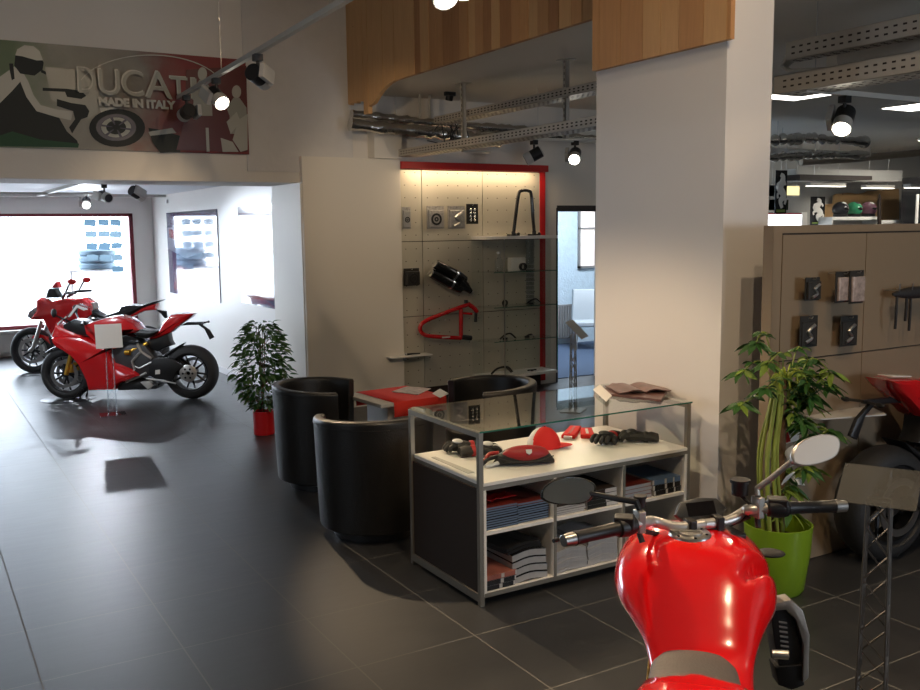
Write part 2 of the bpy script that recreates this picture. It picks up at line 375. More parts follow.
# red display wall
RX1 = PY(543.5, 167, WY).x; RZ1 = PY(543, 166, WY).z
struct('wall_display', MB().bb((bx1, WY, 0), (6.80, WY+.15, SOF)).bb((4.14, WY+.02, bz-.05), (bx1, WY+.15, SOF)), M_wall, smooth=False)
struct('wall_lintel', MB().bb((6.80, WY, 2.15), (7.5, WY+.15, SOF)).bb((7.5, WY, 0), (9.9, WY+.15, SOF)), M_wall, smooth=False)
struct('door_1', MB().bb((6.80, WY-.01, 2.08), (7.5, WY+.16, 2.15)).bb((6.79, WY-.01, 0), (6.81, WY+.16, 2.12)), mat('door_frame_dark', (.03, .025, .025), .5), smooth=False)
rb = thing('product_board', 'champagne metal display wall panelling in a red surround', 'display', (0, WY-.003, 0))
xs = [bx1+.002, 4.94, 5.725, RX1-.075]; zs = [.12, .93, 1.755, RZ1-.08]
MB().bb((xs[0], -.006, .1), (xs[3], 0, RZ1-.05)).build('backing', M_groove, rb, smooth=False)
for i in range(3):
    for k in range(3):
        g = MB().bb((xs[i]+.004, -.03, zs[k]+.004), (xs[i+1]-.004, -.005, zs[k+1]-.004))
        nx = max(1, int((xs[i+1]-xs[i])/.13)); nz = 6
        for a in range(nx):
            for b in range(nz):
                x = xs[i]+.07+a*.13; z = zs[k]+.07+b*.135
                if x < xs[i+1]-.03: g.box((x, -.031, z), (.012, .003, .008), 1)
        g.build('metal_sheet', [M_champ, M_brownp], rb, smooth=False)
MB().bb((xs[0], -.10, RZ1-.075), (RX1, 0, RZ1)).bb((RX1-.08, -.036, .05), (RX1, 0, RZ1-.075)).build('surround', M_redm, rb, smooth=False, bevel=.004)
MB().bb((xs[0], -.045, .0), (RX1-.08, 0, .12)).build('plinth', M_brownp, rb, smooth=False)
light('AREA', 'cove_strip', ((bx1+RX1)/2-.02, WY-.15, RZ1-.085), 7, WARM, ((bx1+RX1)/2-.02, WY-.07, 2.0), 1.7, size_y=.03)
# room seen through the doorway, and the long far wall
struct('wall_far', MB().bb((6.2, 12.2, 0), (10.4, 12.35, SOF)), M_blue, smooth=False)
fw = mat('far_wall_paint', (.50, .49, .46), .7)
struct('wall_far_shop', MB().bb((10.4, 12.2, 0), (21, 12.35, SOF)), fw, smooth=False)
struct('wall_far_side', MB().bb((6.3, WY+.15, 0), (6.42, 12.2, SOF)), M_blue, smooth=False)
struct('floor_carpet', MB().bb((6.5, WY+.2, 0), (12.5, 12.15, .008)), M_rug, smooth=False)
# wood-clad edge of the mezzanine
M_wd = [wood_mat('pine_light', (.68, .41, .19), (.52, .29, .12)), wood_mat('pine_mid', (.58, .31, .13), (.42, .21, .08)), wood_mat('pine_dark', (.46, .22, .09), (.32, .15, .055))]
fx = 4.12; planks = MB(); y = 4.82; k = 0; rng = random.Random(3)
def bottom(yy):
    if yy < 8.05: return SOF-.02
    t = min(1, (yy-8.05)/.5); return SOF-.02-.17*t*t
while y < WY-.02:
    wd = rng.choice([.11, .14, .16, .12]); y2 = min(y+wd, WY-.005)
    a = y+.0025; b = y2-.0025; mi = rng.choice([0, 1, 1, 2, 1, 0, 2])
    if y > 7.9: mi = 0
    if y2 > WY-.35: zb = [3.17, 3.19]
    else: zb = [bottom(a), bottom(b)]
    if WY-.56 < (a+b)/2 < WY-.36: zb = [3.04, 3.04]
    planks.prism([(a, zb[0]), (b, zb[1]), (b, 5.15), (a, 5.15)], fx-.02-rng.random()*.006, fx+.02, ax='x', mi=mi); y = y2
o = planks.build('trim_fascia', M_wd, smooth=False); o['kind'] = 'structure'
planks = MB(); y = CY-.03
fb = PX(600, 69.6, CX-.03).z
while y < 4.80:
    wd = rng.choice([.17, .19, .15, .20]); y2 = min(y+wd, 4.80)
    planks.bb((CX-.035-rng.random()*.004, y+.002, fb), (CX, y2-.002, 5.15), mi=rng.choice([0, 1, 1])); y = y2
o = planks.build('trim_cladding', M_wd, smooth=False); o['kind'] = 'structure'
struct('trim_cladding_edge', MB().bb((CX-.035, CY-.055, fb), (CX-.005, CY-.031, 5.15)), M_wd[1], smooth=False)
# partition on the right
PYY = 3.40
px0 = PY(774, 228, PYY).x; pz1 = PY(790, 226.5, PYY).z
pt = thing('display_partition', 'tall tan laminate partition wall with dark seams and product hooks', 'partition', (px0, PYY, 0))
g0 = PY(783, 231, PYY); gx = [.0, g0.x-px0, PY(867, 230, PYY).x-px0, PY(867, 230, PYY).x-px0+.75, 2.4, 3.1]
MB().bb((0.002, .012, 0), (3.1, .06, pz1)).build('core', M_groove, pt, smooth=False)
g = MB().bb((0, 0, 0), (gx[1]-.004, .013, pz1)).bb((gx[1]-.004, 0, pz1-.035), (3.1, .013, pz1)).bb((-.003, 0, pz1), (3.1, .065, pz1+.006)).bb((-.004, 0, 0), (.002, .065, pz1))
g.build('edge_frame', M_tan, pt, smooth=False, bevel=.001)
zz = [0.0, .30, PY(820, 357, PYY).z, pz1-.04]
for i in range(1, 5):
    for k in range(3): MB().bb((gx[i]+.003, 0, zz[k]+.004), (gx[i+1]-.003, .013, zz[k+1]-.004)).build('laminate_sheet', M_tan, pt, smooth=False)
# ================================================================== SPOTLIGHTS, TRACKS
def track(a, b, drops, lab, grp=None):
    a = Vector(a); b = Vector(b); t = thing('lighting_track', lab, 'light track', a)
    d = b-a; m = MB(); L = d.length
    T = frameT((0, 0, 0), d, d.cross((0, 0, 1)) * -1)
    m.bb((0, -.018, -.017), (L, .018, .017), T=T); m.build('rail', M_lgrey, t, smooth=False)
    for s, top in drops: q = d.normalized()*s; MB().cyl(q+Vector((0, 0, .016)), q+Vector((0, 0, top-a.z)), .003, n=6).build('suspension_wire', M_steel, t)
    return t
def spot(loc, aim, lab, on=False, body='dark', power=60, cone=50, size=.05, scale=1., face=None, col=WARM, grp=None, energy_aim=None):
    t = thing('track_spotlight', lab, 'spotlight', loc, 0, grp)
    MB().bb((-.03, -.03, -.045*scale), (.03, .03, 0)).cyl((0, 0, -.03), (0, 0, -.09*scale), .012).build('track_adapter', M_black, t, smooth=False)
    d = (Vector(aim)-Vector(loc)).normalized(); c = Vector((0, 0, -.15*scale))
    T = frameT(c, d, d.cross((0, 0, 1))); s = scale
    a = MB().bb((-.10*s, .068*s, -.05*s), (.05*s, .105*s, .05*s), T=T); a.build('gear_box', M_lgrey, t, smooth=False, bevel=.004)
    a = MB().cyl((-.08*s, 0, 0), (.03*s, 0, 0), .062*s, n=24, T=T); a.build('housing', M_black, t, bevel=.003)
    a = MB().tube([(.03*s, 0, 0), (.10*s, 0, 0)], [.062*s, .064*s], 24, T=T); a.build('reflector_ring', M_lgrey, t)
    a = MB().cyl((.101*s, 0, 0), (.104*s, 0, 0), .052*s, n=24, T=T)
    a.build('lamp_face', (M_bulb if col == WARM else M_bulbc) if on else M_black, t)
    if power:
        p = Vector(loc)+c+d*(.13*s); light('SPOT', 'spot_lamp', p, power, col, Vector(energy_aim) if energy_aim else p+d, .03, cone=cone, blend=.6)
    return t
ta = PZ(178, 98, 3.15); tb = PZ(345, 0, 3.15); td = (tb-ta).normalized(); tb2 = ta+td*8.2
track(ta, tb2, [(1.6, 5.2), (4.0, 5.2)], 'grey light track hanging in front of the big racing banner')
def on(u, s0=None):   # point on the track below image column u
    best = min((abs((lambda p: 460+FPX*(p-CAMP).dot(R_)/(p-CAMP).dot(F_))(ta+td*(k*.02))-u), k) for k in range(400)); return ta+td*(best[1]*.02)
M_ = Vector((0, 0, -.02))
spot(on(186)+M_, (2.0, 14, 2.2), 'dark spotlight turned away, farthest along the hanging track', power=0)
light('SPOT', 'beam_washer', tuple(on(216)+Vector((-.03, .12, -.22))), 22, WARM, (1.9, 9.2, 1.9), .03, cone=66, blend=1.)  # extra beam without its own fixture, added for the light pool below the banner
spot(on(216)+M_, (3.15, 4.2, .6), 'glowing white spotlight in the middle of the hanging track', on=True, power=420, cone=46)
spot(on(257)+M_, (5.5, 9.2, 2.0), 'dark-faced spotlight turned to the right, nearest visible on the hanging track', power=35, cone=60)  # face stays dark, yet an added beam brightens the display wall
k = PZ(440, -14, 3.05)
track((k.x, k.y-1.6, 3.22), (k.x, k.y+.08, 3.22), [(.4, 5.2)], 'short light track at the top edge beside the wood cladding')
spot((k.x, k.y, 3.2), (2.1, 2.0, .9), 'bright round spotlight at the top in front of the wood cladding', on=True, power=230, cone=60)
# further lamps of the same tracks, behind the photographer
spot(ta+td*5.6+M_, (3.2, 4.2, .6), 'spotlight on the hanging track above the photographer', on=True, power=60, cone=70)
# hall spots
h1 = PZ(60, 196, 2.42); h2 = PZ(100, 196, 2.42)
track((-1.5, 13.9, 2.43), (2.4, 13.9, 2.43), [], 'light track running across the hall ceiling before the shop window')
for (u, v, zz), aim, lab, o_ in (((86, 196, 2.42), (1.6, 10.5, .6), 'small lit spotlight under the hall ceiling above the motorcycles', True), ((104, 187, 2.44), (3, 9.5, 1.8), 'half grey spotlight in the hall, between the lit one and the white ceiling edge', False), ((136, 183, 2.44), (4, 12, 1.5), 'spotlight under the hall ceiling nearest the posters', False)):
    P = PZ(u, v, zz); spot((P.x, P.y, 2.47), aim, lab, on=o_, power=210 if o_ else 0, cone=95, col=COOL if o_ else WARM, scale=.95)
spot((.15, 9.95, 2.46), (2.0, 11.0, .5), 'added hall spotlight out of view, left of the motorcycles near the beam', on=True, power=90, cone=95, col=COOL)  # unseen lamp added to brighten the motorcycles in the hall
# spots by the red display wall
c1 = PY(530, 139, 8.0); c2 = PY(575, 140, 8.0)
track((c1.x-.1, 8.0, c1.z), (c2.x+1.2, 8.0, c2.z-.0), [(.2, SOF), (1.2, SOF)], 'black light track under the soffit right of the red display wall')
spot((c1.x+.05, 8.0, c1.z-.01), (c1.x-1.6, 9.1, 1.7), 'dark-faced black spotlight over the black hoop stand', power=10, cone=80)  # looks switched off, but a weak added beam still leaves it
spot((c2.x, 8.0, c2.z-.01), (3.4, 5.0, .5), 'lit black spotlight next to the pillar, above the doorway', on=True, power=50, cone=60)
# right area
c3 = PZ(845, 93, 2.75)
track((c3.x-.4, c3.y, 2.75), (c3.x+1.6, c3.y, 2.75), [(.1, SOF), (1.5, SOF)], 'beige light track under the ceiling over the tan partition')
spot((c3.x, c3.y, 2.73), (3.5, 3.2, .6), 'lit black and silver spotlight hanging over the tan partition', on=True, power=45, cone=70)
c4 = Vector((5.2, 1.4, 3.2))
spot(c4, (4.5, 3.4, .9), 'spotlight above the right motorcycle', on=True, power=95, cone=80)
for x_, y_, ax, ay, lab in ((2.95, .9, 1.8, 5.5, 'added high fill spotlight right of the photographer'), (1.2, .2, 2.4, 3.4, 'added high fill spotlight behind the photographer')):
    spot((x_, y_, 5.19), (ax, ay, 0), lab, on=True, power=150, cone=110)  # unseen warm lamps added as general fill for the main room
# ceiling panel lights over the right side
def flat_light(name, q, lab, z, m, th=.02, pw=0):
    cx = sum(x[0] for x in q)/4; cy = sum(x[1] for x in q)/4; t = thing(name, lab, 'ceiling light', (cx, cy, z))
    P = [(x[0]-cx, x[1]-cy) for x in q]
    MB().prism(P, -th, 0, ax='z').build('housing', M_lgrey, t, smooth=False)
    MB().prism([(a*.95, b*.95) for a, b in P], -th-.006, -th, ax='z').build('diffuser', m, t, smooth=False)
    return t
a = PZ(797, 95.5, SOF-.02)
flat_light('panel_light', [(a.x-.3, a.y-.3), (a.x+.3, a.y-.3), (a.x+.3, a.y+.3), (a.x-.3, a.y+.3)], 'square ceiling light panel beside the pillar', SOF, M_panelL)
a = PZ(918, 107, SOF-.02)
flat_light('panel_light', [(a.x-.3, a.y-.3), (a.x+.3, a.y-.3), (a.x+.3, a.y+.3), (a.x-.3, a.y+.3)], 'square ceiling light panel at the right edge of the view', SOF, M_panelL)
for (u, v), L_, lab in (((826, 186), .95, 'left of the two long strip lights over the far helmets'), ((878, 188), .85, 'strip light before the wood wall, right of the other over the helmets')):
    a = PZ(u, v, 2.55); t = thing('strip_light', lab, 'ceiling light', (a.x, a.y, 2.55))
    MB().bb((-L_/2, -.06, 0), (L_/2, .06, .05)).build('housing', M_lgrey, t, smooth=False)
    MB().bb((-L_/2+.01, -.055, -.01), (L_/2-.01, .055, 0)).build('diffuser', M_tube, t, smooth=False)
    for sx in (-1, 1): MB().cyl((sx*L_/3, 0, .05), (sx*L_/3, 0, SOF-2.55), .006).build('suspension_wire', M_steel, t)
a = thing('panel_light', 'added ceiling panel lighting the far shop above the helmet shelf', 'ceiling light', (15.5, 9.6, SOF-.003)); MB().bb((-.6, -.3, -.03), (.6, .3, 0)).build('housing', M_lgrey, a, smooth=False); MB().bb((-.58, -.28, -.036), (.58, .28, -.03)).build('diffuser', M_panelL, a, smooth=False)  # housing made up to carry the fill light of the far shop
light('AREA', 'far_shop_fill', (15.5, 9.6, SOF-.05), 60, (1, .93, .82), (15.5, 9.6, 0), 1.1, size_y=.55)
a = thing('panel_light', 'added ceiling light panel standing in for daylight in the blue room behind the doorway', 'ceiling light', (8.8, 10.6, SOF-.003))
MB().bb((-.6, -.3, -.03), (.6, .3, 0)).build('housing', M_lgrey, a, smooth=False); MB().bb((-.58, -.28, -.036), (.58, .28, -.03)).build('diffuser', M_panelL, a, smooth=False)
light('AREA', 'blue_room_fill', (8.8, 10.6, SOF-.05), 110, (.80, .90, 1), (8.8, 10.6, 0), 1.1, size_y=.55)  # added lamp and panel stand in for the blue room's daylight
# ================================================================== CABLE TRAYS, DUCTS
def slots(m, p0, d, up, L, h, rows, step=.06, mi=1, off=(0, 0, 0)):
    d = Vector(d).normalized(); n = int(L/step); T = frameT(Vector(p0)+Vector(off), d, up)
    for r in range(rows):
        zc = h*(r+1)/(rows+1)
        for k in range(n): m.bb((k*step+.012, zc-.0055, -.0008), (k*step+.037, zc+.0055, .0008), mi=mi, T=T)
def tray(loc, L, wdt, hgt, lab, grp=None, sl=True):
    t = thing('cable_tray', lab, 'cable tray', loc)   # runs along +Y from loc, inner side towards +X
    m = MB().bb((0, 0, 0), (.003, L, hgt)).bb((wdt-.003, 0, 0), (wdt, L, hgt)).bb((0, 0, 0), (wdt, L, .003)).bb((0, 0, hgt-.002), (.014, L, hgt)).bb((wdt-.014, 0, hgt-.002), (wdt, L, hgt))
    slots(m, (-.0012, 0, 0), (0, 1, 0), (0, 0, 1), L, hgt, 2); slots(m, (0, 0, -.0012), (0, 1, 0), (1, 0, 0), L, wdt, 3, step=.07)
    m.build('channel', [M_tray, M_groove], t, smooth=False)
    return t
A = PY(397, 157, WY-.1); zt = A.z
B = PZ(566, 132, zt)
tray((A.x, B.y-1.4, zt-.0), WY-.12-B.y+1.4, .22, .075, 'lower slotted cable tray hanging left under the soffit')
zu = 2.98; A2 = PZ(500, 110, zu); tray((A2.x, 5.4, zu), 3.3, .2, .07, 'upper slotted cable tray behind the hangers, left of the pillar')
def hanger(loc, top, lab):
    t = thing('tray_hanger', lab, 'bracket', loc); H = top-loc[2]
    m = MB().bb((-.02, -.02, 0), (-.014, .02, H)).bb((-.02, -.02, 0), (.02, -.016, H)); 
    for k in range(int(H/.05)): m.bb((-.0215, -.004, .02+k*.05), (-.02, .004, .045+k*.05), mi=1)
    m.build('rail', [M_tray, M_groove], t, smooth=False); MB().bb((-.02, -.02, -.012), (.30, .02, .004)).build('arm', M_tray, t, smooth=False)
    MB().bb((-.06, -.06, H-.008), (.06, .06, H)).build('ceiling_plate', M_tray, t, smooth=False)
for (u, v), lab in (((464, 150), 'perforated hanger of the left cable tray nearer the red display wall'), ((566, 137), 'perforated hanger of the left cable tray nearer the pillar')):
    a = PZ(u, v, zt); hanger((a.x-.0, a.y, zt-.006), SOF, lab)
for u in (420, 430):
    a = PY(u, 118, 8.9); m = MB().bb((-.012, -.01, 0), (.012, .01, SOF-a.z)); tag(m.build('threaded_strut', M_lgrey, loc=tuple(a)), 'pale strut above the foil ducts, %s of the pair' % ('left' if u == 420 else 'right'), 'bracket')
def foil(name, pts, r, lab, m=M_foil, jit=.012, cat='duct'):
    P = []; R = []
    V = [Vector(x) for x in pts]; rg = random.Random(len(lab))
    for i in range(len(V)-1):
        n = max(2, int((V[i+1]-V[i]).length/.05))
        for k in range(n+(i == len(V)-2)): P.append(V[i].lerp(V[i+1], k/n)+Vector([rg.uniform(-jit, jit)*.3 for _ in range(3)])); R.append(r+rg.uniform(-jit, jit))
    c = P[0].copy(); return tag(MB().tube([p-c for p in P], R, 14).build(name, m, loc=tuple(c), ang=60), lab, cat)
foil('insulated_duct', [PY(350, 124, 8.9), PY(372, 127, 8.9), PY(435, 133, 8.9), PY(500, 142, 8.8)], .062, 'thick foil-wrapped duct coming out of the wall below the pine planks')
foil('foil_duct', [PY(352, 114, 9.0), PY(420, 122, 9.0), PY(470, 126, 9.0), PY(560, 133, 9.0)], .045, 'crumpled foil duct above the thick one under the soffit')
foil('foil_duct', [PY(478, 134, 9.0), PY(560, 136, 9.0), PY(640, 142, 9.0)], .04, 'thin foil duct running behind the lower tray to the pillar')
m = MB(); rg = random.Random(5)
for k in range(9):
    u = 440+k*3; a = PY(u, 118+k, 8.8); b = PY(u-20+rg.random()*40, 135+rg.random()*12, 8.75); c = PY(u+rg.random()*14, 148, 8.7)
    m.tube([a-PY(450, 120, 8.8), (a+b)/2+Vector((0, 0, .03))-PY(450, 120, 8.8), b-PY(450, 120, 8.8), c-PY(450, 120, 8.8)], .006, 6)
tag(m.build('cable_bundle', M_cable, loc=tuple(PY(450, 120, 8.8))), 'loose dark cables tangled over the left cable tray', 'cables')
m = MB().cyl((0, 0, 0), (0, .02, -.05), .04).bb((-.06, -.02, -.01), (.06, .02, .03)); tag(m.build('junction_box', M_black, loc=(PY(450, 104, 8.6).x, 8.6, SOF-.031)), 'small black junction box under the soffit by the foil ducts', 'box')
# right trays
e1 = PX(774, 79, 5.0); tray((5.0, 1.6, e1.z-.10), e1.y-1.6, .26, .115, 'lower slotted cable tray right of the pillar')
e2 = PX(786, 52, 5.0); tray((5.0, 1.6, e2.z-.055), e2.y-1.6, .12, .115, 'upper slotted cable tray right of the pillar')
m = MB(); z1 = e1.z; z2 = e2.z; c = Vector((5.08, e2.y, (z1+z2)/2))
for k in range(6):
    o_ = .02*k; m.tube([Vector((5.02+o_, e2.y-.9, z2+.01))-c, Vector((5.02+o_, e2.y-.1, z2+.0))-c, Vector((5.02+o_, e2.y+.02, z2-.03))-c, Vector((5.02+o_, e2.y+.05+.01*k, c.z))-c, Vector((5.02+o_, e2.y+.0, z1+.04))-c, Vector((5.03+o_, e2.y-.3, z1+.01))-c], .011, 8)
tag(m.build('cable_bundle', M_lgrey, loc=tuple(c)), 'pale cables looping from the upper tray down into the lower tray by the pillar', 'cables')
a = PX(800, 60, 5.6); m = MB().bb((0, -.9, -.05), (.5, 0, .10)); tag(m.build('ventilation_box', M_board, loc=(5.45, e1.y-.05, e1.z+.07), smooth=False), 'beige ventilation box between the right cable trays', 'duct')
foil('flexible_duct', [Vector((5.5, e1.y-.15, e2.z-.02)), Vector((5.48, e1.y-.9, e2.z+.01)), Vector((5.5, 1.7, e2.z+.04))], .07, 'pale flexible duct lying over the right cable trays', m=M_lgrey, jit=.003)
foil('foil_duct', [PY(762, 141, 8.9), PY(806, 138, 8.9), PY(865, 142, 8.8)], .062, 'crumpled foil duct under the dark ceiling, upper of the right pair', jit=.03)
foil('foil_duct', [PY(762, 158, 9.0), PY(806, 155, 9.0), PY(868, 155, 9.0)], .055, 'crumpled foil duct under the dark ceiling, lower of the right pair', jit=.02)
o = bpy.data.objects['foil_duct.003']; MB().cyl((.3, 0, 0), (.3, 0, SOF-o.location.z), .004, n=6).build('hanger_wire', M_steel, o)
foil('ceiling_pipe', [PY(801, 162, 9.6), PY(850, 159, 9.4), PY(940, 151, 9.2)], .055, 'brown pipe running under the dark ceiling to the right edge', m=mat('brown_pipe', (.25, .20, .15), .4, .4), jit=.002, cat='pipe')
# ================================================================== BANNER
bz0 = PY(247, 154.5, WY-.02).z; bz1 = PY(247, 60, WY-.02).z; bxr = PY(247, 100, WY-.02).x; bxl = -.6
bn = thing('advertising_banner', 'long racing advertising banner in green, grey and red above the hall opening', 'banner', (bxr, WY-.022, bz0))
MB().bb((bxl-bxr, -.0, 0), (0, .02, bz1-bz0)).build('board', mat('banner_edge', (.2, .2, .2), .5), bn, smooth=False)
def pgrad():
    m = bpy.data.materials.new('banner_print'); m.use_nodes = True; nt = m.node_tree; b = nt.nodes['Principled BSDF']; b.inputs['Roughness'].default_value = .5
    tc = nt.nodes.new('ShaderNodeTexCoord'); sp = nt.nodes.new('ShaderNodeSeparateXYZ'); n = nt.nodes.new('ShaderNodeTexNoise'); n.inputs['Scale'].default_value = 2.2; n.inputs['Detail'].default_value = 7
    nt.links.new(tc.outputs['Object'], sp.inputs[0]); nt.links.new(tc.outputs['Object'], n.inputs['Vector'])
    a = nt.nodes.new('ShaderNodeMath'); a.operation = 'MULTIPLY_ADD'; a.inputs[1].default_value = 1.1; nt.links.new(n.outputs['Fac'], a.inputs[0]); nt.links.new(sp.outputs[0], a.inputs[2])
    mr = nt.nodes.new('ShaderNodeMapRange'); mr.inputs[1].default_value = -2.2; mr.inputs[2].default_value = .6; nt.links.new(a.outputs[0], mr.inputs[0])
    cr = nt.nodes.new('ShaderNodeValToRGB'); e = cr.color_ramp.elements; e[0].position = 0; e[0].color = (.03, .07, .03, 1); e[1].position = 1; e[1].color = (.20, .015, .015, 1)
    for p_, c_ in ((.22, (.14, .19, .10, 1)), (.38, (.34, .32, .27, 1)), (.60, (.22, .20, .17, 1)), (.70, (.20, .06, .05, 1)), (.76, (.22, .015, .015, 1))): q_ = e.new(p_); q_.color = c_
    nt.links.new(mr.outputs[0], cr.inputs[0]); nt.links.new(cr.outputs[0], b.inputs['Base Color']); return m
pm = [pgrad(), mat('ink_dark', (.010, .014, .012), .6), mat('ink_green', (.015, .075, .03), .6), mat('ink_grey', (.30, .30, .26), .3), mat('ink_light', (.42, .41, .36), .3), mat('ink_darkred', (.10, .008, .01), .3), mat('ink_violet', (.055, .045, .07), .3)]
m = MB(); lay = [0.]
def ink(px, mi):
    lay[0] += .0006; P = [PY(u, v, WY-.024)-Vector((bxr, WY-.022, bz0)) for u, v in px]
    m.add([(p.x, -.001-lay[0], p.z) for p in P], [tuple(range(len(P)))], mi)
m.add([(bxl-bxr, -.001, 0), (0, -.001, 0), (0, -.001, bz1-bz0), (bxl-bxr, -.001, bz1-bz0)], [(0, 1, 2, 3)], 0)
def cv(x, y): return (x/4.929, 30+y/4.929)
ink([cv(*p) for p in ((-60, 350), (-60, 570), (350, 575), (385, 560), (380, 545), (330, 500), (290, 430), (200, 400), (140, 340), (100, 250), (40, 300))], 1)
ink([cv(*p) for p in ((60, 500), (200, 540), (390, 560), (385, 580), (0, 572), (-60, 568), (-60, 540))], 2)
ink([cv(*p) for p in ((70, 180), (0, 230), (-60, 300), (-60, 420), (0, 360), (60, 300), (100, 255), (130, 330), (180, 400), (280, 430), (350, 445), (360, 400), (290, 395), (200, 370), (165, 320), (140, 255), (120, 220))], 4)
ink([cv(*p) for p in ((45, 165), (65, 165), (72, 240), (58, 248), (48, 200))], 1)
ink([cv(*p) for p in ((75, 125), (70, 175), (100, 215), (170, 225), (210, 195), (215, 160), (200, 130))], 1)
ink([cv(*p) for p in ((75, 125), (85, 95), (120, 75), (165, 80), (195, 105), (212, 150), (180, 150), (110, 130))], 4)
ink([cv(*p) for p in ((205, 195), (290, 238), (285, 248), (200, 208))], 1)
ink([cv(*p) for p in ((220, 180), (300, 190), (400, 200), (460, 260), (490, 340), (480, 410), (430, 440), (380, 400), (300, 370), (250, 340), (240, 280))], 3)
ink([cv(*p) for p in ((210, 285), (330, 290), (400, 300), (425, 325), (400, 340), (330, 330), (320, 305), (210, 300))], 1)
ink([cv(*p) for p in ((280, 340), (350, 360), (420, 370), (440, 400), (430, 430), (400, 440), (380, 470), (355, 510), (340, 480), (370, 440), (360, 400), (280, 375))], 1)
ink([cv(*p) for p in ((490, 385), (560, 380), (590, 395), (560, 415), (500, 415))], 4)
def disc(cx, cy, rx, ry, mi, r0=0.):
    ink([(cx+rx*math.cos(a), cy+ry*math.sin(a)) for a in [2*PI*k/28 for k in range(28)]], mi)
disc(117, 128, 28, 19, 1); disc(116, 127.5, 20, 13.5, 6); disc(116, 127.5, 15, 10, 3); disc(116, 127.5, 10, 7, 1)
for k in range(6): a = k*PI/3+.2; ink([(116+math.cos(a+d)*r, 127.5+math.sin(a+d)*r*.68) for d, r in ((-.15, 4), (-.1, 19), (.1, 19), (.15, 4))], 6)
ink([(148, 128), (160, 130), (180, 136), (180, 152), (160, 153), (152, 142)], 1)
ink([(148, 132), (172, 128), (176, 133), (150, 136)], 3)
ink([(186, 70), (246, 66), (247, 152), (176, 150), (184, 120)], 5)
for cx, top, w_ in ((202, 66, 9), (236, 84, 10), (222, 92, 7)):     # riders of old, standing
    disc(cx, top+8, 4.6, 6.5, 4); ink([(cx-3, top+14), (cx+3, top+14), (cx+w_, top+24), (cx+w_+1, top+50), (cx-w_, top+50), (cx-w_, top+24)], 3 if w_ != 7 else 5)
    ink([(cx-w_, top+50), (cx+w_, top+50), (cx+w_-2, top+60), (cx-w_+2, top+60)], 5)
for q_ in (((238, 120), (247, 114), (247, 150), (240, 152), (232, 140)), ((220, 138), (232, 142), (238, 152), (222, 152)), ((226, 122), (236, 112), (240, 122), (230, 134))): ink(q_, 4)
ink([(205, 128), (208, 128), (209, 152), (206, 152)], 4)
# thin oval around the lettering
lay[0] += .0006; P = [(150+74*math.cos(a), 93+38*math.sin(a)) for a in [PI*1.02+k*PI*.85/24 for k in range(25)]]
for i in range(24): ink([P[i], P[i+1], (P[i+1][0], P[i+1][1]+1.1), (P[i][0], P[i][1]+1.1)], 4)
lay[0] += .001
for ch, u0, u1, vt, vb in (('D', 77, 93, 68, 92), ('U', 98, 117, 70, 94), ('C', 121, 141, 71, 95), ('A', 144, 169, 72, 97), ('T', 169, 185, 77, 98), ('I', 190, 194, 78, 99)):
    a = PY(u0, vb, WY-.024); b = PY(u1, vt, WY-.024); o3 = Vector((bxr, WY-.022, bz0)); hgt = b.z-a.z
    mm = text_mb(ch, 1, Matrix.Identity(4), .001); xs_ = [p[0] for p in mm.v]; ys_ = [p[1] for p in mm.v]
    sx = (b.x-a.x)/(max(xs_)-min(xs_)); sy = hgt/(max(ys_)-min(ys_))
    for scl, mi, dy in ((1.0, 4, 0), (1.0, 3, -.0012)):
        off = (0, 0) if mi == 4 else (.012, -.010)
        m.add([((p[0]-min(xs_))*sx+a.x-o3.x+off[0], -.001-lay[0]+dy, (p[1]-min(ys_))*sy+a.z-o3.z+off[1]) for p in mm.v], mm.f, mi)
a = PY(98, 105.5, WY-.024)-Vector((bxr, WY-.022, bz0)); text_mb('MADE IN ITALY', .098, frameT((a.x, -.003-lay[0], a.z), (1, 0, 0), (0, 0, 1)), .001, 4, m, bold=.006)
m.build('print', pm, bn, smooth=False)
# wall clips of the banner
# ================================================================== HALL POSTERS
def poster(u0, u1, vt0, vb0, vt1, vb1, lab, cols):
    x = 3.6; a = PX(u0, vt0, x); b = PX(u1, vt1, x); c = PX(u0, vb0, x); d = PX(u1, vb1, x)
    z1 = (a.z+b.z)/2; z0 = (c.z+d.z)/2; t = thing('wall_poster', lab, 'poster', (x, (a.y+b.y)/2, z0)); hy = (a.y-b.y)/2; H = z1-z0
    MB().bb((-.012, -hy, 0), (0, hy, H)).build('board', cols[0], t, smooth=False)
    m = MB(); rg = random.Random(len(lab))
    L = .0135
    m.add([(-L, -hy, 0), (-L, hy, 0), (-L, hy, H), (-L, -hy, H)], [(0, 1, 2, 3)], 0)
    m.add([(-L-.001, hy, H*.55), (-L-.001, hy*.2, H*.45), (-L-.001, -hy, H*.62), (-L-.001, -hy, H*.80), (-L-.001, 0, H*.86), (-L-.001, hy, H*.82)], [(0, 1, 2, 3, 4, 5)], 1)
    m.add([(-L-.002, hy*.8, H*.05), (-L-.002, -hy*.7, H*.08), (-L-.002, -hy*.5, H*.3), (-L-.002, hy*.6, H*.36)], [(0, 1, 2, 3)], 2)
    m.add([(-L-.003, hy*.9, H*.70), (-L-.003, hy*.6, H*.66), (-L-.003, hy*.62, H*.78), (-L-.003, hy*.88, H*.8)], [(0, 1, 2, 3)], 2)
    m.build('print', cols, t, smooth=False)
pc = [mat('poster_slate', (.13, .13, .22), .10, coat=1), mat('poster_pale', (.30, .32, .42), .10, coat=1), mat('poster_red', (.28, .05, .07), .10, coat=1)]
poster(167, 217, 213, 294, 209, 299, 'glossy blue poster with glare on the hall wall, farther one', pc)
poster(238.5, 279.5, 207, 303, 203, 308, 'glossy poster with red foot on the hall wall, nearer the planter', pc)
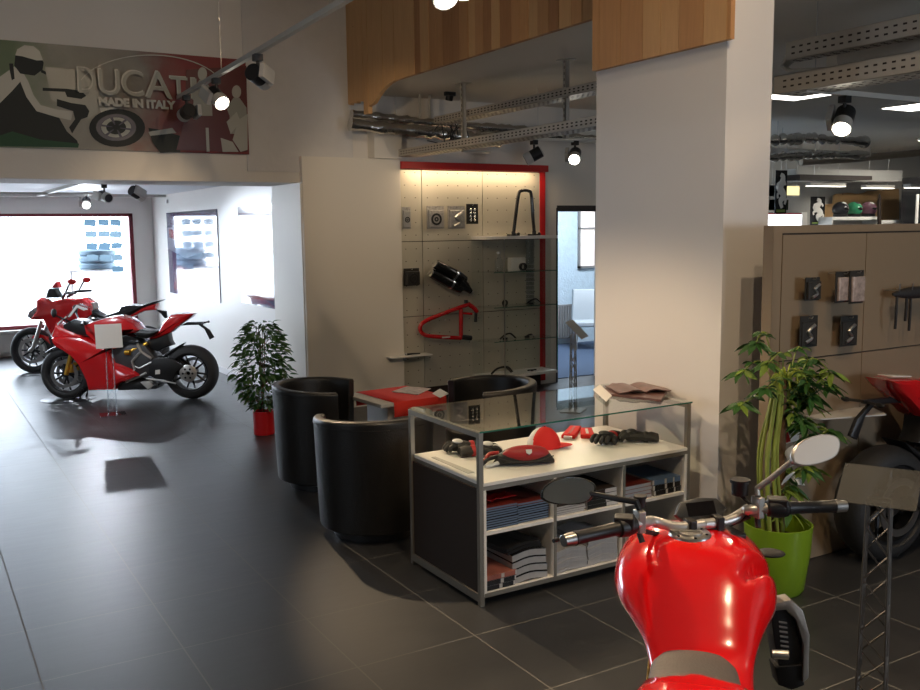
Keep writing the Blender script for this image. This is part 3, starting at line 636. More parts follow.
m = MB().bb((-.03, -.03, -.03), (0, .03, .03)); tag(m.build('motion_sensor', M_whitep, loc=(3.60, 14.9, 2.36), bevel=.006), 'small white sensor high on the hall wall corner', 'sensor')
# ================================================================== DISPLAY CASE
KX, KY, KL, KD, KH = 2.3682, 3.8253, 1.4218, .7495, .9019
ct = thing('display_case', 'white and bronze retail display case with a clear glass top beside the pillar', 'display case', (KX, KY, 0))
r = .026
for x in (0, KL-r):
    for y in (0, KD-r): MB().bb((x, y, 0), (x+r, y+r, KH-.008)).build('post', M_alu, ct, smooth=False, bevel=.0015)
for x in (0, KL-r):
    MB().bb((x, r, KH-.034), (x+r, KD-r, KH-.008)).build('top_rail', M_alu, ct, smooth=False)
    MB().bb((x, r, .022), (x+r, KD-r, .062)).build('bottom_rail', M_alu, ct, smooth=False)
MB().bb((.002, -.004, KH-.008), (KL+.004, KD, KH)).build('glass_top', [glass_mat('glass_top', (.90, .95, .93), .16)], ct, smooth=False)
MB().bb((.002, -.0065, KH-.008), (KL+.004, -.0045, KH)).build('glass_rim', M_gedge, ct, smooth=False)
MB().bb((.020, .0, .620), (KL-.018, KD-.02, .6385)).build('deck', M_white, ct, smooth=False, bevel=.002)
MB().bb((.010, r, .062), (.022, KD-r, .60)).build('side_panel', M_brownp, ct, smooth=False)
MB().bb((KL-.022, r, .062), (KL-.010, KD-r, .60)).build('side_panel', M_brownp, ct, smooth=False)
MB().bb((.03, .004, .045), (KL-.03, KD-.03, .068)).build('bottom_board', M_white, ct, smooth=False)
MB().bb((.03, .004, .365), (KL-.03, KD-.06, .382)).build('middle_shelf', M_white, ct, smooth=False)
for x in (.022, .456, .922, KL-.04): MB().bb((x, .0, .05), (x+.018, KD-.05, .60)).build('divider', M_white, ct, smooth=False)
MB().bb((.03, KD-.05, .06), (KL-.03, KD-.04, .60)).build('back_panel', M_pink, ct, smooth=False)
MB().bb((.022, .001, .597), (KL-.022, KD-.03, .620)).build('under_frame', M_alu, ct, smooth=False)
MB().bb((.026, -.001, .044), (KL-.026, .0035, .066)).build('edge_strip', M_alu, ct, smooth=False)
for x in (.456, .922): MB().bb((x, -.002, .066), (x+.018, -.0002, .597)).build('edge_strip', M_alu, ct, smooth=False)
# ---- magazines
def magazine(name, w, d, h, cover, page, label, cat, loc, rz, group, curl=0., sec=None):
    m = MB(); n = 6; e = .0022 if page is M_pgb else (.0035 if h > .035 and cover is not page else .0012)  # thick black cover edges on blue catalogues paint the shaded gaps between them
    def zc(t): return curl*(math.cos((t-.5)*PI*1.6)-.3)
    for (z0, z1, mi, ww) in ((e, h-e, 1, 0), (h-e, h, 0, .001), (0, e, 0, .001)):
        rings = []
        for i in range(n+1):
            t = i/n; x = -w/2-ww+t*(w+2*ww); zz = zc(t)
            rings.append([(x, -d/2-ww, z0+zz), (x, d/2+ww, z0+zz), (x, d/2+ww, z1+zz), (x, -d/2-ww, z1+zz)])
        m.loft(rings, mi)
    if sec: # spine facing the front in cover colour
        for a, b in sec: m.bb((-w/2+a*w, -d/2-.0016, e*1.5), (-w/2+b*w, -d/2-.0008, h-e*1.5), 0)
    o = m.build(name, [cover, page], None, smooth=False, loc=loc); o.rotation_euler = (0, 0, rz)
    return tag(o, label, cat, group)
rg = random.Random(11)
def stack(cx, cy, z0, n, w, d, h, cover, page, label, group, top=None, topcover=None, curl=0., sec=None, rz=0., name='catalogue', cat='catalogue', jit=.006, slide=(0, 0)):
    proto = None; z = z0
    for k in range(n):
        loc = (KX+cx+rg.uniform(-jit, jit)+slide[0]*k, KY+cy+rg.uniform(-jit, jit)*.5+slide[1]*k, z+.0004); a = rz+rg.uniform(-.02, .02)
        if k == n-1 and topcover: o = magazine(name, w, d, h, topcover, page, top, cat, loc, a, None, curl, sec)
        elif proto is None: o = proto = magazine(name, w, d, h, cover, page, label, cat, loc, a, group, curl, sec)
        else: o = proto.copy(); COL.objects.link(o); o.location = loc; o.rotation_euler = (0, 0, a)
        z += h+.0006
    return z
M_pgw = mat('page_white', (.50, .49, .48), .8); M_pgb = mat('page_blue', (.12, .18, .28), .6)
S1 = .383; S0 = .069
stack(.145, .17, S1, 9, .205, .29, .0125, M_cblack, M_pgb, 'blue-edged catalogue stacked at the left of the upper left compartment', 'blue catalogues', 'topmost blue-edged catalogue of the left stack in the upper left compartment', M_cred)
stack(.350, .18, S1, 8, .195, .29, .0125, M_cblack, M_pgb, 'blue-edged catalogue stacked against the first divider, upper left compartment', 'blue catalogues by the divider', 'dark red catalogue topping the stack by the first divider, upper left compartment', M_cred)
stack(.580, .17, S1, 4, .20, .29, .012, M_cgrey, M_pgw, 'grey catalogue low in the upper middle compartment behind the left mirror', 'grey catalogues', 'brown-topped catalogue behind the left mirror in the upper middle compartment', M_brownp)
stack(.800, .17, S1, 4, .21, .29, .024, M_cblack, M_pgw, 'black-striped white catalogue in the upper middle compartment', 'black-striped catalogues', 'glossy brown catalogue on top of the black-striped stack, upper middle compartment', M_brownp, sec=[(0, .62)])
stack(1.050, .17, S1, 4, .20, .29, .021, M_cred, M_pagesg, 'red-covered grey-edged catalogue at the left of the upper right compartment', 'red-covered catalogues', 'red-brown catalogue on top, left stack of the upper right compartment', M_cred)
stack(1.270, .17, S1, 3, .21, .29, .030, M_cblack, M_pgw, 'thick black and white spined book in the upper right compartment', 'black and white books', 'blue-topped black and white book of the upper right compartment', M_cblue, sec=[(.06, .42), (.5, .72), (.78, .98)])
stack(.130, .15, S0, 3, .19, .27, .026, M_cblack, M_pgw, 'white-edged magazine with black stripe, lower left compartment floor', 'black striped magazines below', 'red and grey cover magazine lying front left in the lower left compartment', mat('cover_mixed', (.35, .12, .09), .3, noise=.8, nscale=9), sec=[(.05, .5), (.6, .95)])
zt_ = stack(.320, .17, S0, 4, .215, .29, .040, M_cblack, M_pagesg, 'thick grey-edged catalogue with curling pages, lower left compartment', 'thick grey catalogues', None, None, curl=.008)
stack(.285, .20, zt_+.002, 2, .235, .31, .016, M_cblack, M_cblack, 'black catalogue lying under the top one in the lower left compartment', None, 'glossy black catalogue topping the thick stack, lower left compartment', M_cblack, curl=.008, rz=.14)
stack(.590, .17, S0, 6, .21, .29, .020, M_pagesg, M_pagesg, 'folded grey leaflet bundle in the lower middle compartment, left stack', 'grey bundles left', None, None, curl=.010, name='leaflet_bundle', cat='leaflets')
stack(.805, .17, S0, 7, .205, .29, .020, M_pagesg, M_pagesg, 'folded grey leaflet bundle in the lower middle compartment, right stack', 'grey bundles right', None, None, curl=.010, name='leaflet_bundle', cat='leaflets')
stack(1.05, .17, S0, 5, .20, .29, .018, M_pagesg, M_pagesg, 'grey leaflet bundle in the lower right compartment behind the handlebar', 'grey bundles lower right', None, None, curl=.008, name='leaflet_bundle', cat='leaflets')
stack(1.27, .17, S0, 4, .20, .29, .018, M_cblack, M_pagesg, 'black catalogue in the lower right compartment', 'black catalogues lower right', None, None)
# crumpled red cloth on the upper left stacks
m = MB(); g = []
for i in range(9):
    g.append([(-.10+.025*i, -.05+.02*j+.008*math.sin(i*2.1+j), .004+.012*abs(math.sin(i*1.7+j*1.3))) for j in range(6)])
m.loft(g, close=False, cap=False); tag(m.build('red_cloth', M_redm, loc=(KX+.17, KY+.13, .5045), solid=.003), 'small crumpled red cloth on the blue catalogues, upper left compartment', 'cloth')
# ---- things on the deck
DZ = .6387
def curve_pts(P, n=8):
    P = [Vector(p) for p in P]; o = []
    for i in range(len(P)-1):
        a = P[max(i-1, 0)]; b = P[i]; c = P[i+1]; d = P[min(i+2, len(P)-1)]
        for k in range(n):
            t = k/n; o.append(.5*((2*b)+(c-a)*t+(2*a-5*b+4*c-d)*t*t+(3*b-a-3*c+d)*t**3))
    o.append(P[-1]); return o
def glove(loc, rz, label, mats, flip=1, tilt=0.):
    t = thing('motorcycle_glove', label, 'glove', loc, rz); t.scale = (1, 1.08, 1.45)
    secs = []
    for x, w, h, z in ((-.13, .040, .016, .018), (-.09, .043, .020, .022), (-.055, .034, .018, .020), (-.02, .044, .020, .024), (.02, .048, .021, .026), (.05, .046, .018, .024), (.06, .035, .012, .022)):
        secs.append([(x, w*math.cos(a), z+h*math.sin(a)) for a in [2*PI*k/16 for k in range(16)]])
    MB().loft(secs).build('palm', mats[0], t)
    for i, (y, L, dy) in enumerate(((-.036, .052, -.012), (-.012, .064, -.004), (.012, .062, .003), (.034, .050, .010))):
        P = curve_pts([(.04, y, .026), (.04+L*.5, y+dy*.6, .030), (.04+L, y+dy, .014)], 4); n = len(P)
        MB().tube(P, [.0125]*(n-1)+[.009], 10).build('finger', mats[1] if i % 2 else mats[0], t)
    P = curve_pts([(-.02, .034*flip, .022), (.01, .060*flip, .022), (.045, .066*flip, .014)], 4); MB().tube(P, [.014]*(len(P)-1)+[.010], 10).build('thumb', mats[0], t)
    MB().sphere((.025, 0, .044), (.030, .036, .009), 14, 8).build('knuckle_guard', mats[2], t)
    MB().lathe([(.032, -.012), (.036, -.010), (.036, .010), (.032, .012)], (-.058, 0, .021), 'x', 16, T=Matrix.Scale(.62, 4, (0, 0, 1)) @ Matrix.Translation((0, 0, .012))).build('wrist_strap', mats[3], t)
    return t
gk = mat('glove_black', (.018, .016, .016), .6, bump=.3, bscale=90); gw = mat('glove_white', (.62, .60, .58), .5); gr = mat('glove_red', (.45, .02, .02), .5)
glove((KX+.27, KY+.62, DZ), 2.9, 'black glove with orange-red cuff at the left end of the case, upper one', [gk, gk, gw, gr])
glove((KX+.33, KY+.49, DZ), -.30, 'white-fingered black and red glove at the left end of the case', [gk, gw, gw, gr], -1)
glove((KX+1.09, KY+.34, DZ), 3.5, 'all-black glove on the right half of the case, left of its pair', [gk, gk, gk, gr])
glove((KX+1.25, KY+.27, DZ), 2.5, 'all-black glove with cuff to the pillar, right of its pair', [gk, gk, gk, gk], -1)
# waist bag
bagm = mat('bag_red_fabric', (.36, .015, .018), .5, bump=.2, bscale=120)
P0 = PZ(524, 464, DZ); t = thing('waist_bag', 'black and red zipped waist bag with white shield badge', 'bag', (P0.x, P0.y, DZ), -.38)
sec = []
for k in range(13):
    a = k/12*2-1; w = math.sqrt(max(0, 1-a*a*.96)); x = a*.165
    sec.append([(x, .062*w*math.cos(b), .052*w+.050*w*math.sin(b)) for b in [2*PI*q/18 for q in range(18)]])
MB().loft(sec).build('pouch', gk, t)
sec = []
for k in range(13):
    a = k/12*2-1; w = math.sqrt(max(0, 1-a*a*.97)); x = a*.125+.005
    sec.append([(x, -.018+.052*w*math.cos(b), .062+.045*w*math.sin(b)) for b in [2*PI*q/18 for q in range(18)]])
MB().loft(sec).build('front_panel', bagm, t)
MB().tube(curve_pts([(-.15, -.05, .05), (-.06, -.066, .03), (.06, -.066, .03), (.15, -.05, .05)], 6), .004, 6).build('zip', gk, t)
m = MB(); m.prism([(-.016, .012), (.016, .012), (.015, -.006), (0, -.018), (-.015, -.006)], 0, .004, ax='z', T=frameT((.012, -.066, .082), (1, 0, 0), (0, .5, .85))); m.build('badge', gw, t)
for q_, nm, mm_ in (([(-.14, 0, .05), (-.19, .02, .03), (-.23, -.01, .012), (-.255, -.03, .010)], 'strap', gk), ([(-.13, .03, .06), (-.18, .05, .05), (-.21, .03, .02), (-.24, .02, .012)], 'strap', gr), ([(-.14, -.02, .02), (-.19, -.04, .012), (-.22, -.05, .012)], 'strap', gw)):
    MB().tube(curve_pts(q_, 5), .011, 8, T=Matrix.Identity(4)).build(nm, mm_, t)
# cap
P0 = PZ(548, 448, DZ); t = thing('baseball_cap', 'bright red and white baseball cap behind the waist bag', 'cap', (P0.x, P0.y+.03, DZ), -.6)
capm = mat('cap_red', (.70, .015, .012), .75, bump=.15, bscale=100)
MB().sphere((0, 0, -.004), (.092, .082, .122), 22, 10, zr=(0, PI/2)).build('crown', capm, t)
MB().sphere((-.012, .012, -.003), (.092, .082, .118), 22, 10, zr=(0.15, PI/2)).build('side_panel', gw, t)
g = []
for i in range(9):
    a = -1.1+2.2*i/8
    g.append([(.082*math.cos(a), .078*math.sin(a), .012), ((.082+.075*math.cos(a*1.2))*math.cos(a), .085*math.sin(a), .006+.012*math.cos(a)), ((.082+.076*math.cos(a*1.2))*math.cos(a), .085*math.sin(a), .003+.012*math.cos(a)), (.08*math.cos(a), .076*math.sin(a), .008)])
MB().loft(g).build('visor', capm, t); MB().sphere((0, 0, .119), .006, 8, 6).build('button', capm, t)
# red folded things behind
for (u, v), a, L_, lab in (((572, 434), .75, .20, 'red folded belt lying behind the cap on the case, left of two'), ((587, 435), .95, .15, 'red flat wallet with white print lying behind the cap, right of two')):
    P0 = PZ(u, v, DZ); t = thing('red_accessory', lab, 'accessory', (P0.x, P0.y, DZ), a); t.scale = (1.35, 1.2, 1.4)
    MB().prism([(-L_/2, -.035), (L_/2, -.03), (L_/2, .03), (-L_/2, .035)], 0, .018, ax='z', ch=.006).build('body', capm, t)
    MB().prism([(-L_/2+.02, -.006), (L_/2-.03, -.006), (L_/2-.03, .008), (-L_/2+.02, .008)], .018, .0195, ax='z').build('print', gw if 'wallet' in lab else gr, t)
    if 'belt' in lab: MB().bb((-L_/2-.02, -.02, .002), (-L_/2, .02, .014)).build('buckle', M_steel, t)
# leaflet lying at the left front of the deck
tag(MB().prism([(-.02, -.2), (.02, -.2), (.012, .2), (-.012, .2)], 0, .003, ax='z').build('label_strip', M_lgrey, loc=(KX+.075, KY+.40, DZ+.0003), smooth=False), 'grey strip lying along the left edge of the white deck', 'strip')
# catalogues on the glass
def flat_mag(px, z, lab, m, th=.012, name='magazine', curl=0):
    P = [PZ(u, v, z) for u, v in px]; c = sum(P, Vector())/len(P)
    return tag(MB().prism([(p.x-c.x, p.y-c.y) for p in P], 0, th, ax='z', ch=.001).build(name, [m], loc=(c.x, c.y, z), smooth=False), lab, 'magazine')
magred = mat('cover_maroon_photo', (.13, .06, .05), .3, noise=.7, nscale=12)
flat_mag(((599, 395), (612, 385), (668, 391), (661, 402)), KH+.0006, 'maroon catalogue flat on the glass top, under the open one', magred, .014)
flat_mag(((593, 390), (600, 385), (612, 396), (606, 402)), KH+.0150, 'pale leaflet sticking out left of the catalogues on the glass', M_paper, .004, 'leaflet')
c = PZ(640, 392, KH); t = thing('open_catalogue', 'open dark catalogue lying on top at the pillar end of the glass', 'catalogue', (c.x-.02, c.y, KH+.0152), -.35)
for s_ in (-1, 1):
    g = []
    for k in range(8):
        x = k/7*.16; z = .004+.022*math.sin(min(1, k/7*1.3)*PI*.9)*math.exp(-k*.12); g.append([(s_*x, -.13, z), (s_*x, .13, z), (s_*x, .13, z+.005), (s_*x, -.13, z+.005)])
    MB().loft(g).build('page_block', magred, t)
# ================================================================== TUB CHAIRS AND TABLE
def tub_chair(loc, rz, label):
    # opening faces local +x
    t = thing('tub_chair', label, 'armchair', loc, rz, None); A = math.radians(118); n = 40; rings = []
    for i in range(n+1):
        a = PI-A+2*A*i/n; e = abs(i/n*2-1); top = .765-.035*max(0, (e-.2))**1.3
        pr = [(.300, .05), (.352, .07), (.362, .30), (.375, top-.05), (.378, top-.015), (.368, top), (.325, top+.002), (.312, top-.012), (.310, top-.05), (.300, .40)]
        rings.append([(q_[0]*math.cos(a), q_[0]*math.sin(a), q_[1]) for q_ in pr])
    MB().loft(rings).build('shell', M_leather, t, bevel=.006, ang=50)
    sc = [(.29*math.cos(a)*(1.0 if math.cos(a) < 0 else 1.08), .29*math.sin(a)) for a in [2*PI*k/28 for k in range(28)]]
    MB().prism(sc, .27, .43, ax='z', ch=.03).build('seat_cushion', M_leather, t)
    MB().prism([(p_[0]*.98, p_[1]*.98) for p_ in sc], .06, .27, ax='z', ch=.004).build('seat_base', M_leather, t)
    MB().lathe([(0, 0), (.27, 0), (.27, .06), (0, .06)], n=28).build('plinth', M_black, t)
    P = [((.3785)*math.cos(PI-A+2*A*i/n), (.3785)*math.sin(PI-A+2*A*i/n), .715) for i in range(n+1)]
    MB().tube(P, .0016, 5).build('piping', M_leather, t)
    return t
tub_chair((2.47, 5.24, 0), math.radians(78), 'black leather tub chair nearest the display case, its back to the viewer')
tub_chair((2.63, 6.45, 0), math.radians(-34), 'black leather tub chair beside the red planter')
tub_chair((3.66, 5.80, 0), math.radians(172), 'black leather tub chair behind the display case, across the table')
TZ = .60
c = (PZ(344, 394, TZ)+PZ(446, 396, TZ))/2; ex = (PZ(446, 396, TZ)-PZ(344, 394, TZ)); L2 = ex.length/2; ang = math.atan2(ex.y, ex.x)
tb = thing('coffee_table', 'small grey-edged square table between the tub chairs', 'table', (c.x, c.y, 0), ang+PI/4)
hs = L2/math.sqrt(2)
MB().bb((-hs, -hs, TZ-.028), (hs, hs, TZ)).build('tabletop', M_lgrey, tb, smooth=False, bevel=.004)
MB().bb((-.16, -.16, .015), (.16, .16, TZ-.028)).build('pedestal', M_white, tb, smooth=False, bevel=.003)
MB().bb((-.22, -.22, 0), (.22, .22, .015)).build('base_plate', M_steel, tb, smooth=False)
ca = math.cos(ang+PI/4); sa = math.sin(ang+PI/4)
def tl(x, y, z): return (c.x+x*ca-y*sa, c.y+x*sa+y*ca, z)
m = MB(); wv = hs*.86; g = []
for x in [-hs*.62, -hs*.2, hs*.2, hs*.62, hs*1.0][:5]:
    g.append([(x, y, z) for y, z in ((-hs-.006, -.11), (-hs-.006, -.02), (-hs-.002, .003), (-hs*.3, .0032), (hs*.4, .0032), (hs+.002, .003), (hs+.006, -.02), (hs+.006, -.11))])
m.loft(g, close=False, cap=False); o = m.build('table_runner', M_redcloth, loc=(c.x, c.y, TZ+.0006), solid=.002); o.rotation_euler = (0, 0, ang+PI/4)
tag(o, 'red cloth runner hanging over the edges of the small table', 'tablecloth')
mixm = mat('cover_news', (.55, .48, .45), .4, noise=.7, nscale=22)
flat_mag(((392, 392), (407, 387), (431, 389), (418, 395)), TZ+.006, 'magazine lying on the red table runner', mixm, .006)
flat_mag(((432, 394), (440, 389), (449, 394), (440, 398)), TZ+.002, 'white leaflet at the right corner of the small table', M_paper, .004, 'leaflet')
# ================================================================== PLANTS
def leaf(m, p, d, L_, w_, mi=0, droop=.3, rg=random):
    d = Vector(d).normalized(); s_ = d.cross((0, 0, 1)); 
    if s_.length < 1e-3: s_ = Vector((1, 0, 0))
    s_.normalize(); s_ = Matrix.Rotation(rg.uniform(-.9, .9), 3, d) @ s_; up = s_.cross(d); P = Vector(p); V = []
    for t_, ww in ((0, .08), (.25, .8), (.5, 1), (.78, .6), (1, .02)):
        q_ = P+d*(L_*t_)-Vector((0, 0, droop*L_*t_*t_)); V += [q_-s_*w_*ww/2+up*.10*w_, q_, q_+s_*w_*ww/2+up*.10*w_]
    F = []
    for i in range(4): F += [(i*3, i*3+1, i*3+4, i*3+3), (i*3+1, i*3+2, i*3+5, i*3+4)]
    m.add(V, F, mi)
# ficus in the red planter
a = PY(258, 412, 8.25); b = PY(276, 412, 8.25); wd = (b.x-a.x)*1.12
t = thing('potted_ficus', 'small bushy ficus in a red planter by the hall opening', 'potted plant', ((a.x+b.x)/2, 8.35, 0))
hw = wd/2*1.0
MB().lathe([(0, 0), (hw*.93, 0), (hw, .005), (hw*1.03, .225), (hw*.93, .225), (hw*.90, .19), (0, .19)], n=28).build('planter', M_potred, t)
MB().lathe([(0, .19), (hw*.88, .192), (hw*.88, .20), (0, .205)], n=16).build('soil', M_soil, t)
rg = random.Random(21); lf = MB(); st = MB()
for k in range(5):
    a_ = rg.uniform(0, 6.28); r1 = rg.uniform(.02, .10)
    P = curve_pts([(0, 0, .19), (r1*.4*math.cos(a_), r1*.4*math.sin(a_), .5), (r1*math.cos(a_), r1*math.sin(a_), .9+.12*rg.random())], 8); st.tube(P, [.007-.004*i/len(P) for i in range(len(P))], 6)
for k in range(900):
    z = .25+.80*rg.random()**.9; prof = .27*math.sin(min(1, (z-.18)/.42)*PI/2)*(1-max(0, (z-.62)/.55)**1.4*.75); a_ = rg.uniform(0, 6.28); r1 = prof*math.sqrt(rg.uniform(.08, 1))
    p = Vector((r1*math.cos(a_), r1*math.sin(a_), z)); d = Vector((math.cos(a_+rg.uniform(-.6, .6)), math.sin(a_+rg.uniform(-.6, .6)), rg.uniform(-.5, .5)))
    leaf(lf, p, d, rg.uniform(.060, .095), rg.uniform(.027, .040), rg.choice([0, 0, 0, 1]), .35, rg)
for k in range(46):
    z = .3+.65*rg.random(); a_ = rg.uniform(0, 6.28); L_ = .24*(1-abs(z-.5)*.9); st.tube([(0, 0, z-.08), (L_*.5*math.cos(a_), L_*.5*math.sin(a_), z), (L_*math.cos(a_), L_*math.sin(a_), z+.01)], .0025, 5)
st.build('branches', M_bark, t); lf.build('foliage', [M_leaf, mat('leaf_pale', (.10, .19, .06), .4)], t, smooth=False)
# climber in the green pot
gp = PY(778, 525, 3.20); PR = .172
t = thing('potted_climber', 'climbing pot plant tied to a moss pole in a lime green pot', 'potted plant', (gp.x+.0, 3.20, 0)); H = .36
MB().lathe([(0, 0), (PR*.72, 0), (PR*.80, .02), (PR*.95, H*.6), (PR, H), (PR*.955, H), (PR*.90, H*.6), (PR*.85, H*.74), (0, H*.74)], n=40).build('planter', M_potgreen, t)
MB().lathe([(0, H*.74), (PR*.84, H*.745), (PR*.84, H*.76), (0, H*.78)], n=20).build('soil', M_soil, t)
MB().tube([(-.0, .0, H*.7), (-.005, 0, H+.12), (-.01, 0, 1.12)], [.034, .034, .030], 14).build('moss_pole', M_bark, t, ang=60)
rg = random.Random(33); st = MB(); lf = MB()
for k in range(9):
    a_ = k*.75; x0 = -.03+.05*math.cos(a_); y0 = .05*math.sin(a_)
    P = curve_pts([(x0*1.2, y0, H*.74), (-.07+x0*.8, y0, .62+.1*rg.random()), (-.03+x0*.7, y0*.6, .95), (-.01+x0*.3, y0*.3, 1.14)], 8); st.tube(P, rg.uniform(.006, .011), 7)
def palm(c, d, n=7, L_=.10):
    for k in range(n):
        a_ = 2*PI*k/n; v = Vector((math.cos(a_), math.sin(a_), .15*rg.uniform(-1, 1))); leaf(lf, c, v+Vector(d)*.3, L_*rg.uniform(.8, 1.1), L_*.36, rg.choice([0, 0, 0, 1]) if c[2] > .75 else rg.choice([0, 1, 1]), .35, rg)
def branch(P, n=5):
    P = curve_pts(P, 5); st.tube(P, .0035, 5); palm(P[-1], (P[-1]-P[-2]).normalized(), 7)
    for i in range(len(P)//2, len(P)-1, 2): palm(P[i], (0, 0, .2), 4, .07)
for tgt in ((-.33, -.03, 1.02), (-.27, .02, 1.17), (-.20, -.08, 1.22), (-.15, .05, 1.30), (-.24, -.1, 1.10)): branch([(-.01, 0, 1.0), (tgt[0]*.5, tgt[1], tgt[2]+.04), tgt])
for k in range(19):
    tgt = (rg.uniform(.02, .27), rg.uniform(-.18, .08), rg.uniform(.78, 1.20)); branch([(.0, 0, rg.uniform(.8, 1.05)), (tgt[0]*.5, tgt[1]*.5, tgt[2]+.06), tgt])
for k in range(7):
    tgt = (rg.uniform(-.02, .26), rg.uniform(-.16, .05), rg.uniform(.42, .66)); branch([(.0, 0, .7), (tgt[0]*.5, tgt[1]*.5, tgt[2]+.10), tgt])
st.build('stems', M_stem, t); lf.build('foliage', [M_leaf, M_leaf2], t, smooth=False)
rb_ = MB()
for k in range(9):
    a_ = k*.7; P = curve_pts([(-.01, -.03, 1.13), (-.01+.05*math.cos(a_), -.04+.03*math.sin(a_), 1.16+.02*math.sin(a_*2)), (-.01+.085*math.cos(a_), -.03+.06*math.sin(a_), 1.12), (-.01+.075*math.cos(a_+.3), -.03+.05*math.sin(a_), 1.08)], 4)
    rb_.loft([[(p.x, p.y, p.z-.012), (p.x, p.y, p.z+.012)] for p in P], close=False, cap=False)
rb_.build('ribbon_bow', M_ribbon, t, solid=.002)
rb_ = MB()
for dx, z0, rz_ in ((0, .66, .4), (.03, .62, -.5), (-.02, .58, .9), (.02, .70, 1.6)): leaf(rb_, (-.03+dx, -.06, z0), (math.cos(rz_), -.3, math.sin(rz_)), .10, .055, 0, .1, rg)
rb_.build('white_flower', M_paper, t)
# ================================================================== MOTORCYCLES
M_disc = mat('brake_disc', (.42, .41, .40), .3, 1); M_rim = mat('rim_black', (.02, .02, .022), .3, .4); M_rims = mat('rim_silver', (.45, .45, .46), .3, .9)
M_eng = mat('engine_grey', (.09, .09, .095), .42, .7); M_silver = mat('cast_silver', (.52, .50, .47), .35, .8); M_whitel = mat('white_lacquer', (.80, .78, .75), .2, coat=1)
def wheel(name, par, c, r, w, hub=.03, rim=None, disc=True, nsp=10, y0=0., rr=.70):
    rim = rim or M_rim; ri = r*rr; t_ = []
    for k in range(17):
        a = -PI*.5+PI*k/16; t_.append((ri+.012+(r-ri-.012)*(math.cos(a)**.75 if math.cos(a) > 0 else 0), w/2*math.sin(a)*(1.0)))
    o = MB().lathe(t_+[(ri, w*.40), (ri, -w*.40)], c, 'y', 48, closed=True).build(name, M_rub, par, ang=60)
    m = MB().lathe([(ri+.004, -w*.42), (ri+.004, w*.42), (ri-.012, w*.40), (ri-.020, w*.18), (ri-.020, -w*.18), (ri-.012, -w*.40)], c, 'y', 40, closed=True)
    m.cyl((c[0], c[1]-w*.35, c[2]), (c[0], c[1]+w*.35, c[2]), hub+.012, n=20)
    for k in range(nsp):
        a = 2*PI*k/nsp+.15*(k % 2); p = Vector((math.cos(a), 0, math.sin(a))); m.tube([Vector(c)+p*hub+Vector((0, .02*(1 if k % 2 else -1), 0)), Vector(c)+p*(ri-.012)], [.014, .009], 8)
    m.build('rim', rim, o)
    if disc:
        for s_ in disc if isinstance(disc, tuple) else (1, -1):
            MB().lathe([(ri*.56, -.003), (ri*.74, -.003), (ri*.74, .003), (ri*.56, .003)], (c[0], c[1]+s_*w*.58, c[2]), 'y', 36, closed=True).build('brake_disc', M_disc, o)
    return o
def plane_map(o, d):
    o = Vector((o[0], o[1], 0)); d = Vector((d[0], d[1], 0)).normalized(); n = Vector((-d.y, d.x, 0))
    def g(u, v):
        r = ray(u, v); t = n.dot(o)/n.dot(Vector((r.x, r.y, 0))); p = r*t; return ((Vector((p.x, p.y, 0))-o).dot(d), p.z+CH)
    return g, math.atan2(d.y, d.x)
ra = PZ(193, 398.5); fa = PZ(67, 399); gA, angA = plane_map(ra, fa-ra)
C3 = lambda P: [gA(x/3.833, 265+y/3.833) for x, y in P]
CB = lambda P: [gA(90+x/5.754, 290+y/5.754) for x, y in P]
C5 = lambda P: [gA(30+x/5.308, 280+y/5.308) for x, y in P]
